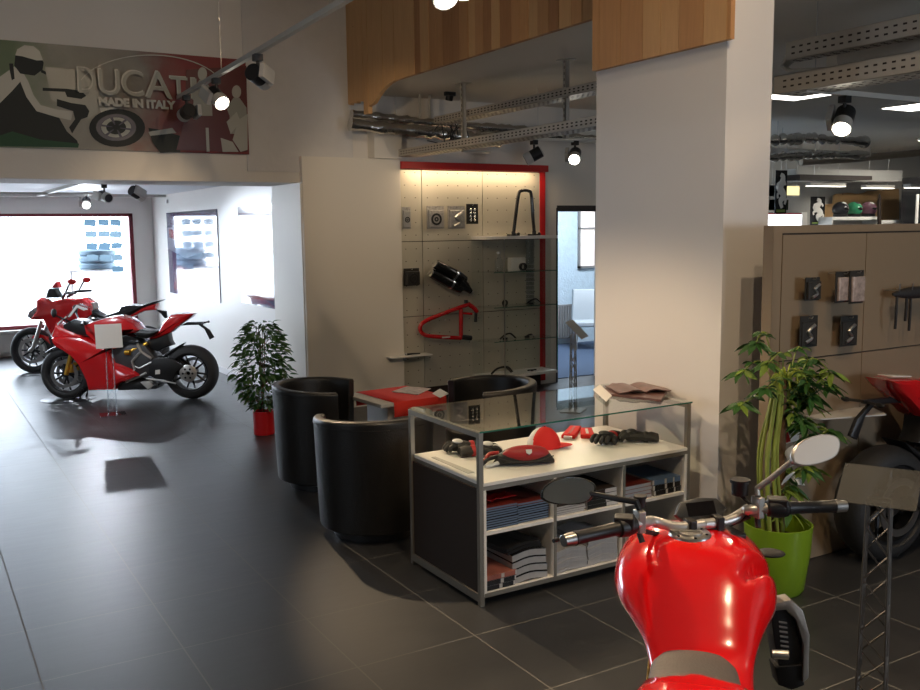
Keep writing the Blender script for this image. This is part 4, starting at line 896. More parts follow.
def superbike(lab, loc, rz):
    t = thing('motorcycle', lab, 'motorcycle', loc, rz)
    WB = 1.45; R1 = .31; F1 = .30
    def pr(name, P, w, m, ch=.02, y=0., par=t, **k): return MB().prism(P, y-w, y+w, 'y', ch).build(name, m, par, **k)
    rw = wheel('rear_wheel', t, (0, 0, R1), R1, .19, .05, disc=(-1,), rr=.68)
    MB().lathe([(.02, 0), (.095, 0), (.098, .015), (.085, .022), (.03, .03)], (0, .11, R1), 'y', 28, closed=True).build('sprocket_hub', M_silver, rw)
    for k in range(6): a = k*PI/3; MB().cyl((.055*math.cos(a), .13, R1+.055*math.sin(a)), (.055*math.cos(a), .142, R1+.055*math.sin(a)), .013, n=8).build('hub_bolt', M_black, rw)
    wheel('front_wheel', t, (WB, 0, F1), F1, .12, .03, disc=(1, -1), rr=.72, rim=M_rim)
    pr('side_fairing', C5([(150, 300), (165, 288), (250, 288), (320, 300), (395, 335), (440, 345), (500, 350), (470, 360), (455, 375), (480, 430), (520, 445), (570, 465), (605, 490), (545, 520), (500, 540), (478, 572), (345, 575), (330, 520), (305, 470), (290, 440), (255, 400), (215, 370), (175, 350), (155, 325)]), .20, M_red, .05)
    pr('nose_cowl', C5([(135, 290), (160, 225), (190, 240), (260, 270), (300, 290), (290, 330), (240, 350), (185, 352), (150, 340)]), .13, M_red, .05)
    pr('headlight', C5([(133, 295), (150, 290), (165, 335), (150, 345), (138, 325)]), .10, M_blackg, .02)
    pr('cockpit', C5([(195, 232), (250, 205), (300, 210), (345, 230), (330, 290), (250, 292), (200, 262)]), .11, M_black, .03)
    for s_ in (-1, 1):
        m = MB().loft([[(gA(30+x/5.308, 280+y/5.308)[0], s_*yy, gA(30+x/5.308, 280+y/5.308)[1]) for (x, y), yy in zip(((140, 290), (180, 215), (262, 130), (310, 150)), (.075, .085, .06, .05))], [(gA(30+x/5.308, 280+y/5.308)[0], 0, gA(30+x/5.308, 280+y/5.308)[1]+.012) for x, y in ((140, 290), (180, 215), (262, 130), (310, 150))]], close=False, cap=False)
        m.build('windscreen', M_acry, t, solid=.003)
    m = MB().tube([(gA(30+x/5.308, 280+y/5.308)[0], .10, gA(30+x/5.308, 280+y/5.308)[1]) for x, y in ((137, 290), (175, 222), (215, 190))], .007, 6); m.build('screen_edge', M_whitel, t)
    # white arrow-like screen brace
    m = MB().prism(C5([(215, 195), (262, 128), (322, 152), (300, 160), (266, 143), (232, 190)]), .06, .075, 'y', .003); m.build('screen_brace', M_whitel, t)
    for s_ in (-1, 1):
        p = C5([(185, 165)])[0]; q_ = C5([(235, 215)])[0]
        MB().sphere((p[0], s_*.26, p[1]), (.028, .035, .05), 14, 10).build('mirror', M_black, t); MB().tube([(p[0], s_*.26, p[1]-.02), (q_[0], s_*.12, q_[1])], .010, 8).build('mirror_stalk', M_black, t)
        MB().cyl((WB-.035, s_*.10, F1+.0), (WB-.17, s_*.10, F1+.42), .026, .026, 14).build('fork_leg', M_gold, t)
        MB().bb((WB-.11, s_*.085-.02, F1+.02), (WB-.04, s_*.085+.02, F1+.12)).build('brake_caliper', M_gold, t, bevel=.008)
        p = C5([(300, 215)])[0]; MB().cyl((p[0], s_*.10, p[1]), (p[0]-.09, s_*.32, p[1]-.02), .016, n=12).build('handlebar', M_black, t)
    # front mudguard
    m = MB(); rg_ = []
    for k in range(12):
        a = math.radians(50+k*8.5); rad = F1+.018; ring = []
        for q_ in range(9): b = PI*q_/8; ring.append((WB+(rad+.012*math.sin(b))*math.cos(a), .072*math.cos(b), F1+(rad+.012*math.sin(b))*math.sin(a)))
        rg_.append(ring)
    m.loft(rg_, close=False, cap=False); m.build('front_mudguard', M_blackg, t, solid=.004)
    pr('fuel_tank', CB([(-10, 195), (40, 175), (110, 155), (185, 145), (235, 160), (280, 190), (305, 225), (290, 240), (235, 252), (150, 255), (135, 290), (190, 318), (150, 330), (60, 300), (0, 250)]), .15, M_red, .055)
    pr('tank_recess', CB([(150, 262), (240, 250), (300, 270), (325, 295), (235, 305), (205, 330), (180, 300)]), .155, M_blackg, .01)
    pr('seat', CB([(268, 240), (310, 222), (360, 228), (405, 230), (390, 255), (350, 275), (300, 268)]), .12, M_leather, .03)
    pr('tail_cowl', CB([(350, 278), (405, 240), (430, 190), (475, 140), (610, 130), (590, 155), (540, 190), (480, 240), (400, 275)]), .10, M_red, .035)
    for s_ in (-1, 1): MB().prism(CB([(470, 148), (520, 136), (590, 133), (540, 160), (470, 182)]), s_*.080, s_*.094, 'y', .003).build('white_side_plate', M_whitel if False else M_red, t)
    m = MB().prism([(-.02, -.045), (.12, -.055), (.16, -.02), (.16, .02), (.12, .055), (-.02, .045)], 0, .006, 'z', .002, T=frameT((CB([(560, 131)])[0][0]-.02, 0, CB([(560, 130)])[0][1]+.004), (1, 0, -.07), (0, 1, 0))); m.build('white_tail_panel', M_whitel, t)
    pr('under_tail', CB([(395, 262), (460, 240), (470, 290), (485, 315), (440, 330), (400, 350), (340, 330), (320, 300), (345, 282)]), .07, M_black, .02)
    pr('plate_bracket', CB([(520, 205), (560, 185), (668, 182), (665, 192), (640, 195), (690, 230), (715, 272), (690, 285), (660, 225), (625, 200), (560, 202)]), .012, M_black, .003)
    for s_ in (-1, 1): p = CB([(655, 188)])[0]; MB().tube([(p[0], s_*.02, p[1]), (p[0]-.02, s_*.09, p[1])], .008, 8).sphere((p[0]-.02, s_*.105, p[1]), (.012, .03, .014), 10, 6).build('indicator', M_black, t)
    pr('rear_hugger', CB([(440, 365), (470, 345), (545, 303), (520, 330), (455, 375)]), .075, M_black, .008)
    pr('engine', CB([(160, 300), (320, 290), (400, 380), (400, 470), (330, 500), (180, 460), (120, 400)]), .13, M_eng, .03)
    pr('belly_pan', CB([(180, 545), (215, 512), (330, 505), (430, 530), (400, 560), (330, 565), (180, 568)]), .13, M_black, .03)
    pr('lower_fairing_tip', CB([(130, 470), (160, 405), (210, 420), (260, 445), (315, 480), (240, 510), (150, 500)]), .19, M_red, .02)
    for s_ in (-1, 1):
        y = s_*.14
        def bar(P, r_, m_, nm): Q = CB(P); MB().tube([(q[0], y, q[1]) for q in Q], r_, 8).build(nm, m_, t)
        bar([(300, 300), (320, 345), (380, 385)], .016, M_silver, 'footrest_bracket'); bar([(320, 345), (270, 400), (285, 450)], .015, M_silver, 'frame_plate'); bar([(380, 405), (310, 440), (270, 420)], .010, M_silver, 'footrest_bar'); bar([(235, 518), (300, 492), (350, 465)], .012, M_silver, 'footrest')
        MB().prism(CB([(325, 515), (375, 508), (400, 535), (370, 560)]), y-.02, y+.05*s_ if s_ > 0 else y+.02, 'y', .008).build('exhaust_tip', M_silver, t)
        p = CB([(385, 537)])[0]; MB().cyl((p[0]-.0, y+.01*s_, p[1]), (p[0]-.06, y+.01*s_, p[1]), .030, .026, 16).build('exhaust_outlet', M_dark, t)
    p = CB([(245, 350), (350, 300)]); MB().cyl((p[0][0], .12, p[0][1]), (p[1][0], .10, p[1][1]), .020, n=12).build('shock_absorber', M_gold, t)
    MB().cyl((p[0][0]+.03, .13, p[0][1]), (p[0][0]-.03, .14, p[0][1]), .030, n=14).build('gold_reservoir', M_gold, t)
    MB().prism(CB([(365, 420), (395, 385), (420, 375), (500, 385), (560, 430), (520, 465), (500, 510), (400, 500), (365, 480)]), .10, .145, 'y', .012).build('chain_cover', M_black, t)
    MB().prism(CB([(365, 420), (395, 385), (420, 375), (500, 385), (560, 440), (540, 470), (500, 500), (400, 490), (365, 480)]), -.145, -.10, 'y', .012).build('swingarm', M_black, t)
    MB().prism(CB([(403, 450), (430, 447), (430, 472), (403, 474)]), .1455, .148, 'y').build('label_plate', M_paper, t)
    Q = CB([(350, 497), (420, 505), (520, 525)]); MB().tube([(q[0], .15, q[1]) for q in Q], .009, 8).build('chain_guard_rail', M_silver, t)
    m = MB(); 
    for k in range(10): a = PI*.15+k*.32; m.bb((0, 0, 0), (0, 0, 0)) if False else None
    return t
bikeA = superbike('glossy red sports motorcycle with full fairing, nearer of the two by the shop window', (ra.x, ra.y, 0), angA)
def floor_stand(loc, rz, lab):
    t = thing('wheel_chock', lab, 'motorcycle stand', loc, rz)
    MB().lathe([(0, 0), (.29, 0), (.30, .004), (.29, .009), (0, .009)], n=36).build('base_disc', M_dark, t)
    for s_ in (-1, 1): MB().tube([(-.17, s_*.085, .012), (-.20, s_*.085, .12), (-.10, s_*.085, .02), (.02, s_*.085, .012)], .012, 8).build('cradle_side', M_black, t)
    MB().cyl((-.20, -.085, .12), (-.20, .085, .12), .014).build('cradle_bar', M_black, t)
    return t
dA = (fa-ra).normalized()
floor_stand((fa.x+.02, fa.y-.0, 0), angA, 'round black wheel stand under the front wheel of the nearer red motorcycle')
# touring bike behind
fb_ = Vector((1.443, 13.846, 0)); rb_ = fb_-dA*1.56; gB, angB = plane_map(rb_, dA)
B5 = lambda P: [gB(30+x/5.308, 280+y/5.308) for x, y in P]
BB = lambda P: [gB(90+x/5.754, 290+y/5.754) for x, y in P]
t = thing('motorcycle', 'red tall touring motorcycle with beak and small screen, behind the sports one', 'motorcycle', (rb_.x, rb_.y, 0), angB)
def pr(name, P, w, m, ch=.02, y=0.): return MB().prism(P, y-w, y+w, 'y', ch).build(name, m, t)
wheel('rear_wheel', t, (0, 0, .32), .32, .19, .05); wheel('front_wheel', t, (1.56, 0, .315), .315, .12, .03, rr=.74)
pr('beak', B5([(0, 192), (8, 165), (60, 132), (125, 118), (110, 142), (60, 175), (25, 208)]), .09, M_grey, .02)
pr('headlight', B5([(30, 150), (70, 128), (105, 125), (80, 145), (45, 165)]), .10, M_steel, .01)
pr('front_fairing', B5([(60, 100), (78, 90), (130, 112), (220, 92), (300, 100), (322, 112), (325, 130), (300, 160), (260, 200), (200, 232), (165, 255), (140, 292), (112, 240), (95, 205), (50, 207), (28, 203), (60, 155)]), .17, M_red, .05)
pr('fuel_tank', B5([(215, 100), (300, 92), (345, 130), (350, 180), (290, 220), (220, 200)]), .16, M_red, .05)
pr('tank_cap_panel', B5([(318, 120), (350, 118), (358, 150), (330, 158)]), .07, M_lgrey, .01)
pr('seat', BB([(0, 75), (40, 120), (90, 148), (180, 118), (195, 92), (245, 80), (300, 84), (340, 78), (300, 112), (230, 155), (150, 170), (60, 165), (0, 140)]), .12, M_leather, .03)
pr('pillion_grab', BB([(300, 84), (425, 54), (390, 72), (320, 100)]), .10, M_black, .01)
pr('tail', BB([(300, 105), (345, 85), (392, 75), (385, 112), (320, 118), (240, 160), (180, 175)]), .09, M_red, .02)
pr('plate_bracket', BB([(380, 112), (440, 122), (446, 162), (430, 160), (410, 135)]), .02, M_black, .004)
pr('engine', B5([(150, 260), (330, 230), (420, 300), (420, 470), (200, 480), (140, 400)]), .14, M_eng, .03)
pr('belly', B5([(200, 470), (420, 470), (520, 500), (480, 530), (230, 530)]), .12, M_black, .02)
pr('mudguard', B5([(10, 330), (25, 292), (60, 280), (105, 300), (120, 340), (75, 305), (35, 310)]), .06, M_red, .01)
pr('swingarm', BB([(380, 330), (150, 330), (150, 400), (420, 430)]), .12, M_black, .02)
for s_ in (-1, 1):
    a, b = B5([(80, 215), (38, 350)]); MB().tube([(a[0], s_*.10, a[1]), (b[0], s_*.10, b[1]), (1.56, s_*.10, .315)], .026, 12).build('fork_leg', M_silver, t)
    P = B5([(90, 95), (100, 60), (130, 25), (150, 5), (165, 45), (175, 95)]); MB().prism(P, s_*.05-.002, s_*.05+.002, 'y').build('windscreen', M_smoke, t)
    P = B5([(185, 95), (215, 65), (285, 62)]); MB().tube([(P[0][0], s_*.06, P[0][1]), (P[1][0], s_*.14, P[1][1]), (P[2][0], s_*.25, P[2][1])], .02, 10).build('handlebar', M_black, t)
    P = B5([(225, 60), (245, 20), (260, 5)]); MB().tube([(p[0], s_*.20, p[1]) for p in P], .013, 8).build('mirror_stalk', M_black, t)
    P = B5([(262, 4)]); MB().sphere((P[0][0], s_*.22, P[0][1]), (.06, .04, .038), 14, 8).build('mirror', M_redm, t)
P = B5([(125, 40), (150, 8), (160, 40)]); MB().prism(P, -.06, .06, 'y', .004).build('screen_tip', M_redm, t)
P = B5([(95, 95), (110, 45), (140, 45), (165, 90)]); MB().prism(P, -.07, .07, 'y', .01).build('instrument_pod', M_dark, t)
floor_stand((fb_.x+.02, fb_.y, 0), angB, 'round black wheel stand under the front wheel of the touring motorcycle')
# sports motorcycle at the right, seen from its rear right
rc = PY(883, 483, 3.20); bikeC = dup(bikeA, (rc.x, 3.20, 0), math.radians(-3), 'red sports motorcycle with white tail panel beside the tan partition', None)
bikeC.scale = (1.06, 1.06, 1.06)
# ---- price / info stands: lattice column with a sloping plate
def stand(loc, rz, h, lab, mcol, mplate, pw=.30, pd=.22, tilt=55, base=True, w0=.085, w1=.055):
    t = thing('information_stand', lab, 'display stand', loc, rz)
    m = MB(); n = int(h/.10)
    cs = [(-1, -1), (1, -1), (1, 1), (-1, 1)]
    def P(k, i): f = k/n; w = w0*(1-f)+w1*f; return Vector((cs[i % 4][0]*w/2, cs[i % 4][1]*w*.35, .012+f*(h-.012)))
    for i in range(4): m.tube([P(0, i), P(n, i)], .0055, 6)
    for k in range(n):
        for i in range(4): m.tube([P(k, i+(k % 2)), P(k+1, i+1-(k % 2))], .0038, 5)
    for i in range(4): m.tube([P(n, i), P(n, i+1)], .005, 5)
    m.build('lattice_column', mcol, t)
    if base: MB().bb((-.13, -.11, 0), (.13, .11, .012)).build('base_plate', mcol, t, bevel=.002)
    T = frameT((0, -.055*math.sin(math.radians(tilt)), h+.03+.03*math.cos(math.radians(tilt))), (1, 0, 0), (0, math.cos(math.radians(tilt)), math.sin(math.radians(tilt))))
    MB().bb((-pw/2, -pd/2, 0), (pw/2, pd/2, .004), T=T).build('sloping_plate', mplate, t)
    MB().bb((-.02, -.02, -.03), (.02, .02, -.001), T=T).build('plate_mount', mcol, t) if h < .81 and pw != .26 else None
    return t
a = PZ(113, 415); stand((a.x, a.y, 0), math.radians(-6), .80, 'clear lattice info stand with white card before the red sports motorcycle', M_acry, mat('white_card', (.85, .85, .84), .5), .26, .25, 78)
a = PZ(573, 411); stand((a.x, a.y, 0), math.radians(38), .80, 'beige lattice info stand in front of the doorway behind the display case', M_lgrey, M_lgrey, .30, .24, 45)
a = PY(880, 492, 2.05); stand((a.x, a.y, 0), math.radians(-62), a.z-.03, 'dark lattice info stand with smoked clear plate at the right foreground', mat('stand_grey', (.10, .09, .08), .4, .3), mat('clear_plate', (.10, .10, .095), .2, alpha=.5), .26, .20, 30, w0=.10, w1=.075)
# ---- foreground naked motorcycle
O4 = PZ(690, 534, 1.03); HA = math.radians(47)
t = thing('motorcycle', 'bright red naked motorcycle with wide handlebar in the foreground, seen over its tank', 'motorcycle', (O4.x, O4.y, 0), HA)
MI = (Matrix.Translation((O4.x, O4.y, 0)) @ Matrix.Rotation(HA, 4, 'Z')).inverted()
def L4(u, v, z): return MI @ PZ(u, v, z)
def L4d(u, v, dist): return MI @ (CAMP+ray(u, v).normalized()*dist)
M_tank = mat('red_tank_lacquer', (.82, .004, .006), .16, coat=1)
secs = [(.25, .100, .985, .94, .87), (.21, .150, 1.005, .935, .83), (.14, .182, 1.022, .93, .80), (.06, .198, 1.03, .92, .78), (-.02, .206, 1.03, .91, .76), (-.09, .206, 1.02, .90, .75), (-.16, .192, .992, .885, .745), (-.23, .162, .952, .865, .74), (-.30, .136, .905, .845, .74), (-.37, .120, .862, .82, .735), (-.46, .114, .842, .80, .73), (-.58, .112, .835, .785, .73), (-.72, .10, .84, .80, .76)]
def interp(S_, n):
    o = []
    for i in range(len(S_)-1):
        a = S_[max(i-1, 0)]; b = S_[i]; c = S_[i+1]; d = S_[min(i+2, len(S_)-1)]
        for k in range(n):
            q = k/n; o.append(tuple(.5*((2*b[j])+(c[j]-a[j])*q+(2*a[j]-5*b[j]+4*c[j]-d[j])*q*q+(3*b[j]-a[j]-3*c[j]+d[j])*q**3) for j in range(len(b))))
    o.append(S_[-1]); return o
rings = []
for (x, w, top, mid, bot) in interp(secs, 8):
    ring = []
    for k in range(64):
        a = 2*PI*k/64; ca, sa = math.cos(a), math.sin(a)
        y = w*(abs(ca)**.78)*(1 if ca > 0 else -1); z = mid+((top-mid)*(sa**.95) if sa > 0 else -(mid-bot)*(abs(sa)**.8))
        # knee recess below the shoulder
        if z < mid: y *= 1-.28*min(1, (mid-z)/.08)*(1 if x < .05 else max(0, 1-(x-.05)/.1))
        # scoop in the flanks
        if y < 0 and z > .90:
            f = math.exp(-((x+.085-(abs(y)-.16)*1.5)/.026)**2)*min(1, max(0, (abs(y)-.10)/.05))
            z -= .050*f; y += .010*f
        # crease running down to the seat
        ring.append((x, y*1.05-.008-.012*min(1, max(0, -x/.3)), z))
    rings.append(ring)
tk = MB().loft(rings).build('fuel_tank', M_tank, t, ang=80)
cp = Vector((0, 0, 1.028)); sl = Matrix.Translation(cp) @ Matrix.Rotation(math.radians(-2), 4, 'Y')
MB().lathe([(.0, .008), (.034, .009), (.036, .006), (.056, .006), (.060, 0), (.060, -.012)], n=36, T=sl).build('fuel_cap', M_steel, t)
MB().lathe([(0, .0105), (.033, .0105), (.034, .008)], n=28, T=sl).bb((-.006, -.028, .0105), (.006, .028, .013), T=sl).build('cap_flap', M_silver, t)
for k in range(6): a = k*PI/3+.3; q = sl @ Vector((.047*math.cos(a), .047*math.sin(a), .006)); MB().cyl(q, q+Vector((0, 0, .003)), .004, n=8).build('cap_screw', M_dark, t)
# seat and tail
sec = []
for x, w, z in ((-.405, .080, .872), (-.45, .100, .875), (-.50, .108, .865), (-.58, .112, .86), (-.68, .112, .875)):
    sec.append([(x, w*math.cos(a)*(1 if abs(math.cos(a)) < .9 else .98), z-.035+.035*(abs(math.sin(a))**.5)*(1 if math.sin(a) > 0 else -1)) for a in [2*PI*k/28 for k in range(28)]])
MB().loft(interp([tuple(v for p in s_ for v in p) for s_ in sec], 3) and [[tuple(r[i*3:i*3+3]) for i in range(28)] for r in interp([tuple(v for p in s_ for v in p) for s_ in sec], 3)]).build('seat', mat('seat_grey', (.11, .095, .09), .55, bump=.25, bscale=150), t)
sec = []
for x, w, z, h in ((-.575, .05, .895, .02), (-.61, .115, .905, .03), (-.67, .130, .920, .04), (-.78, .115, .940, .05), (-.90, .085, .960, .05), (-1.02, .045, .980, .03)):
    sec.append([(x, w*math.cos(a), z-h+h*(abs(math.sin(a))**.7)*(1 if math.sin(a) > 0 else -1)) for a in [2*PI*k/28 for k in range(28)]])
MB().loft(sec).build('tail_cowl', M_tank, t, ang=70)
# steering
PL_, PR_ = PZ(563, 541, 1.08), PZ(846, 506, 1.08); hx = (PR_-PL_); hx.z = 0; hx.normalize(); hf = Vector((-hx.y, hx.x, 0)); SO = PZ(704, 524, 1.045)
MS = MI @ Matrix.Translation(SO) @ Matrix((hf, -hx, Vector((0, 0, 1)))).transposed().to_4x4()   # steering frame: x ahead, y left
MSI = MS.inverted()
def SL(P): return MS @ Vector(P)
eL = MSI @ (MI @ PL_); eR = MSI @ (MI @ PR_)
for s_, e in ((1, eL), (-1, eR)):
    d = Vector((.055, -s_, 0)).normalized() # inward along the grip
    a = Vector((e.x, e.y, e.z)); g0 = a-Vector((0, s_*.035, 0)); inner = a+Vector((.035, -s_*.175, .003)); sw = a+Vector((.050, -s_*.235, .004))
    MB().cyl(SL(a), SL(a+(inner-a)*.20), .0165, .019, 20).build('bar_end', M_steel, t, bevel=.002)
    m = MB(); P = [SL(a+(inner-a)*q) for q in (.20, .24, .5, .96, 1.0)]; m.tube(P, [.020, .0185, .0175, .0185, .0215], 20); m.build('grip', M_black, t)
    m = MB().tube([SL(inner), SL(inner+(sw-inner)*.5), SL(sw)], [.025, .029, .024], 16); m.box(SL(inner+(sw-inner)*.45+Vector((.004, 0, .012))), (.05, .055, .035)); m.build('switchgear', M_black, t, bevel=.004)
    P = curve_pts([sw, sw+Vector((.02, -s_*.05, -.006)), Vector((.018, s_*.155, .020)), Vector((.004, s_*.085, .0)), Vector((0, 0, 0))], 6)
    MB().tube([SL(p) for p in P], .0148, 16).build('handlebar', mat('satin_aluminium', (.62, .60, .57), .36, .75), t)
    # lever
    P = curve_pts([sw+Vector((.055, s_*.0, -.012)), a+(inner-a)*.7+Vector((.075, 0, -.02)), a+(inner-a)*.2+Vector((.07, 0, -.022)), a+Vector((.062, s_*.0, -.02))], 5)
    MB().tube([SL(p) for p in P], .0055, 8).build('lever', M_steel if s_ < 0 else M_dark, t)
    # clamp and mirror stalk
    ck = sw+Vector((.012, -s_*.022, .0)); m = MB(); T = MS @ Matrix.Translation(ck); m.bb((-.02, -.011, -.028), (.018, .011, .034), T=T); m.build('clamp', M_silver, t, bevel=.003)
    m = MB().tube([SL(ck+Vector((0, 0, -.03))), SL(ck+Vector((-.012, -s_*.004, -.055)))], .008, 8); m.tube([SL(ck+Vector((.02, -s_*.01, -.03))), SL(Vector((.06, s_*.07, -.05)))], .007, 8); m.build('cable', M_cable, t)
    if s_ == 1: D = (SL(ck)-MI @ CAMP).length; c_ = L4d(568, 491, D+.02)
    else: D = (SL(ck)-MI @ CAMP).length; c_ = L4d(815, 450, D-.02)
    cl = MSI @ c_; b0 = ck+Vector((.0, 0, .035)); b1 = cl+Vector((.012, -s_*.055, -.012 if s_ > 0 else -.02))
    MB().tube([SL(b0), SL(b0+Vector((.008, s_*.004, .02))), SL(b0+(b1-b0)*.35+Vector((0, 0, .012))), SL(b1)], [.008, .009, .0085, .007], 10).build('mirror_stalk', M_dark if s_ > 0 else M_silver, t)
    rim_ = []; ex_ = Vector((0, -1, .0)) if s_ > 0 else Vector((0, -1, .24))
    ex_ = ex_.normalized(); nrm = Vector((-1, s_*.18, .42 if s_ > 0 else .45)).normalized(); ez_ = nrm.cross(ex_).normalized(); 
    if ez_.z < 0: ez_ = -ez_
    shape = [(-.085, -.012), (-.078, .010), (-.050, .030), (-.01, .038), (.04, .034), (.075, .020), (.088, .004), (.078, -.018), (.055, -.036), (.01, -.040), (-.04, -.034), (-.07, -.024)]
    sh = curve_pts([(p_[0]*(1 if s_ > 0 else .98), p_[1], 0) for p_ in shape+shape[:1]], 3)[:-1]
    def ringm(off, sc): return [SL(cl+ex_*(p.x*sc)+ez_*(p.y*sc)+nrm*off) for p in sh]
    body = M_blackg if s_ > 0 else M_silver
    mr = MB().loft([ringm(-.030, .45), ringm(-.022, .80), ringm(-.006, .99), ringm(.0, 1.0), ringm(.003, .97)]).build('mirror', body, t, ang=60)
    MB().loft([ringm(.0032, .93), ringm(.0040, .92)]).build('mirror_glass', M_mirror if s_ > 0 else mat('bright_reflection', (.80, .79, .77), .30, .3), mr)  # right glass coloured pale in place of its bright reflection
    # fluid reservoir
    if s_ == 1: rp = MSI @ L4d(640, 501, D+.03); rr_, rh = .017, .032
    else: rp = MSI @ L4d(740, 487, D-.0); rr_, rh = .026, .046
    MB().lathe([(0, -rh/2), (rr_*.9, -rh/2), (rr_*.95, rh*.3), (rr_*1.12, rh*.3), (rr_*1.12, rh/2), (0, rh/2)], n=20, T=MS @ Matrix.Translation(rp)).build('fluid_reservoir', M_black, t)
    MB().tube([SL(rp+Vector((0, 0, -rh/2))), SL(ck+Vector((.0, -s_*.01, .0)))], .005, 8).build('reservoir_bracket', M_black, t)
for s_ in (-1, 1):
    MB().bb((-.02, s_*.045-.012, -.022), (.022, s_*.045+.012, .020), T=MS).build('bar_clamp', M_black, t, bevel=.004)
    MB().cyl((.03, s_*.10, -.04), (.12, s_*.10, -.70), .024, n=16, T=MS).build('fork_leg', M_gold, t)
MB().bb((-.05, -.11, -.045), (.06, .11, -.025), T=MS).build('top_yoke', M_black, t, bevel=.006)
# dash
dc = MSI @ L4d(701, 508, (SL((0, 0, 0))-MI @ CAMP).length+.03); T = MS @ Matrix.Translation(dc) @ Matrix.Rotation(math.radians(-62), 4, 'Y')
P = [(-.030, -.068), (-.010, -.086), (.024, -.060), (.032, 0), (.024, .060), (-.010, .086), (-.030, .068), (-.036, 0)]
dash = MB().prism(P, -.018, .0, 'z', .005, T=T).build('dashboard', mat('dash_frame', (.05, .05, .05), .35), t); MB().prism([(-.022, -.046), (.018, -.046), (.018, .046), (-.022, .046)], .0, .0012, 'z', T=T).build('screen', mat('screen_dark', (.01, .008, .008), .1), dash)
# front wheel, headlight, body below
FW = MB(); wc = MI @ (MI.inverted() @ SL((.0, 0, 0))); fc = Vector((.60, -.02, 0)); rotS = MS.to_quaternion().to_euler()
fw_ = wheel('front_wheel', t, (0, 0, 0), .30, .12, .03); fw_.location = (fc.x, fc.y, .30); fw_.rotation_euler = (0, 0, .08)
MB().loft([[SL(p) for p in r_] for r_ in [[(x, w*math.cos(a), -.13+h*math.sin(a)) for a in [2*PI*k/16 for k in range(16)]] for x, w, h in ((.07, .09, .07), (.12, .11, .085), (.17, .08, .06), (.19, .03, .03))]]).build('headlight', M_blackg, t)
rw_ = wheel('rear_wheel', t, (-.92, 0, .31), .31, .19, .05)
MB().prism([(-.45, .40), (-.40, .66), (-.25, .74), (.15, .74), (.22, .60), (.20, .35), (.05, .22), (-.35, .22)], -.10, .10, 'y', .04).build('engine', M_black, t)
MB().prism([(-.45, .36), (-.42, .44), (-.92, .36), (-.92, .26)], .09, .13, 'y', .01).build('swingarm', M_dark, t)
MB().prism([(-.60, .80), (-.60, .70), (-.45, .60), (-.15, .72), (-.15, .74), (-.45, .82)], -.10, .10, 'y', .02).build('subframe', M_black, t)
MB().tube([(-.05, .08, .0), (-.12, .24, .0), (-.10, .14, .32)], .012, 8).build('side_stand', M_dark, t)
MB().tube(curve_pts([(.1, -.1, .35), (.0, -.17, .25), (-.3, -.18, .25), (-.7, -.20, .40)], 5), .05, 14).build('exhaust', M_black, t)
# right shroud beside the tank: dark fins in a silver rim
q0 = L4(793, 640, .70)
T = frameT(q0, MI.to_3x3() @ R_, MI.to_3x3() @ Vector((0, 0, 1)))
k_ = (q0-(MI @ CAMP)).length/FPX
def sp(x, y): return ((x-793)*k_*1.02, -(y-640)*k_*1.12)
MB().prism([sp(*p) for p in ((772, 606), (786, 603), (797, 612), (804, 632), (805, 668), (800, 672), (799, 640), (792, 620), (783, 611), (772, 612))], -.02, .03, 'z', .002, T=T).build('shroud_rim', M_silver, t)
sh_ = MB().prism([sp(*p) for p in ((770, 611), (783, 612), (792, 621), (799, 642), (798, 668), (780, 662), (775, 640))], -.06, .015, 'z', .004, T=T).build('radiator_shroud', M_black, t)
for k in range(8): MB().prism([sp(778+k*.5, 622+k*4), sp(785+k*.5, 623+k*4), sp(785+k*.5, 624.2+k*4), sp(778+k*.5, 623.2+k*4)], .015, .019, 'z', T=T).build('fin', M_grey, sh_)
MB().prism([sp(*p) for p in ((776, 660), (800, 658), (803, 676), (792, 680), (780, 676))], -.04, .02, 'z', .004, T=T).build('heel_guard', M_dark, t)
MB().cyl(L4(772, 654, .78), L4(776, 654, .78)+Vector((0, -.03, 0)), .012, n=14).build('frame_bolt', M_steel, t)
MB().sphere(tuple(L4(770, 553, .92)), (.035, .045, .010), 14, 8).build('cable_guide', M_rub, t)
# ================================================================== DISPLAY WALL ITEMS
DY = WY-.035
def pegpack(u0, v0, u1, v1, y, lab, card, pack, cat='packaged part', motif=0, depth=.02, hook=True, out=.07, tilt=0.):
    a = PY(u0, v1, y-out); b = PY(u1, v0, y-out); w = b.x-a.x; h = b.z-a.z; t = thing('hanging_pack', lab, cat, ((a.x+b.x)/2, y-out, a.z))
    MB().bb((-w/2, 0, 0), (w/2, .004, h)).build('card', card, t, smooth=False)
    m = MB().prism([(-w*.42, h*.06), (w*.42, h*.06), (w*.42, h*.82), (-w*.42, h*.82)], -depth, 0, 'y', .006); m.build('bag', pack, t)
    if hook: MB().tube([(0, out, h*.93), (0, -.02, h*.93), (0, -.025, h*.98)], .0028, 6).build('peg_hook', M_steel, t)
    if motif == 1: MB().lathe([(w*.20, -.002), (w*.30, -.002), (w*.30, .002), (w*.20, .002)], (0, -depth-.003, h*.42), 'y', 20, closed=True).lathe([(w*.05, -.002), (w*.12, -.002), (w*.12, .002), (w*.05, .002)], (0, -depth-.003, h*.42), 'y', 14, closed=True).build('contents', M_dark, t)
    if motif == 2:
        for k in range(4):
            for j in (-1, 1): MB().sphere((j*w*.17, -depth, h*(.2+.17*k)), w*.12, 10, 8).build('bolt_head', M_chrome, t)
    if motif == 3: MB().tube(curve_pts([(-w*.25, -depth-.004, h*.15), (w*.1, -depth-.004, h*.3), (-w*.1, -depth-.004, h*.5), (w*.25, -depth-.004, h*.7)], 4), w*.07, 8).build('contents', M_steel, t)
    return t
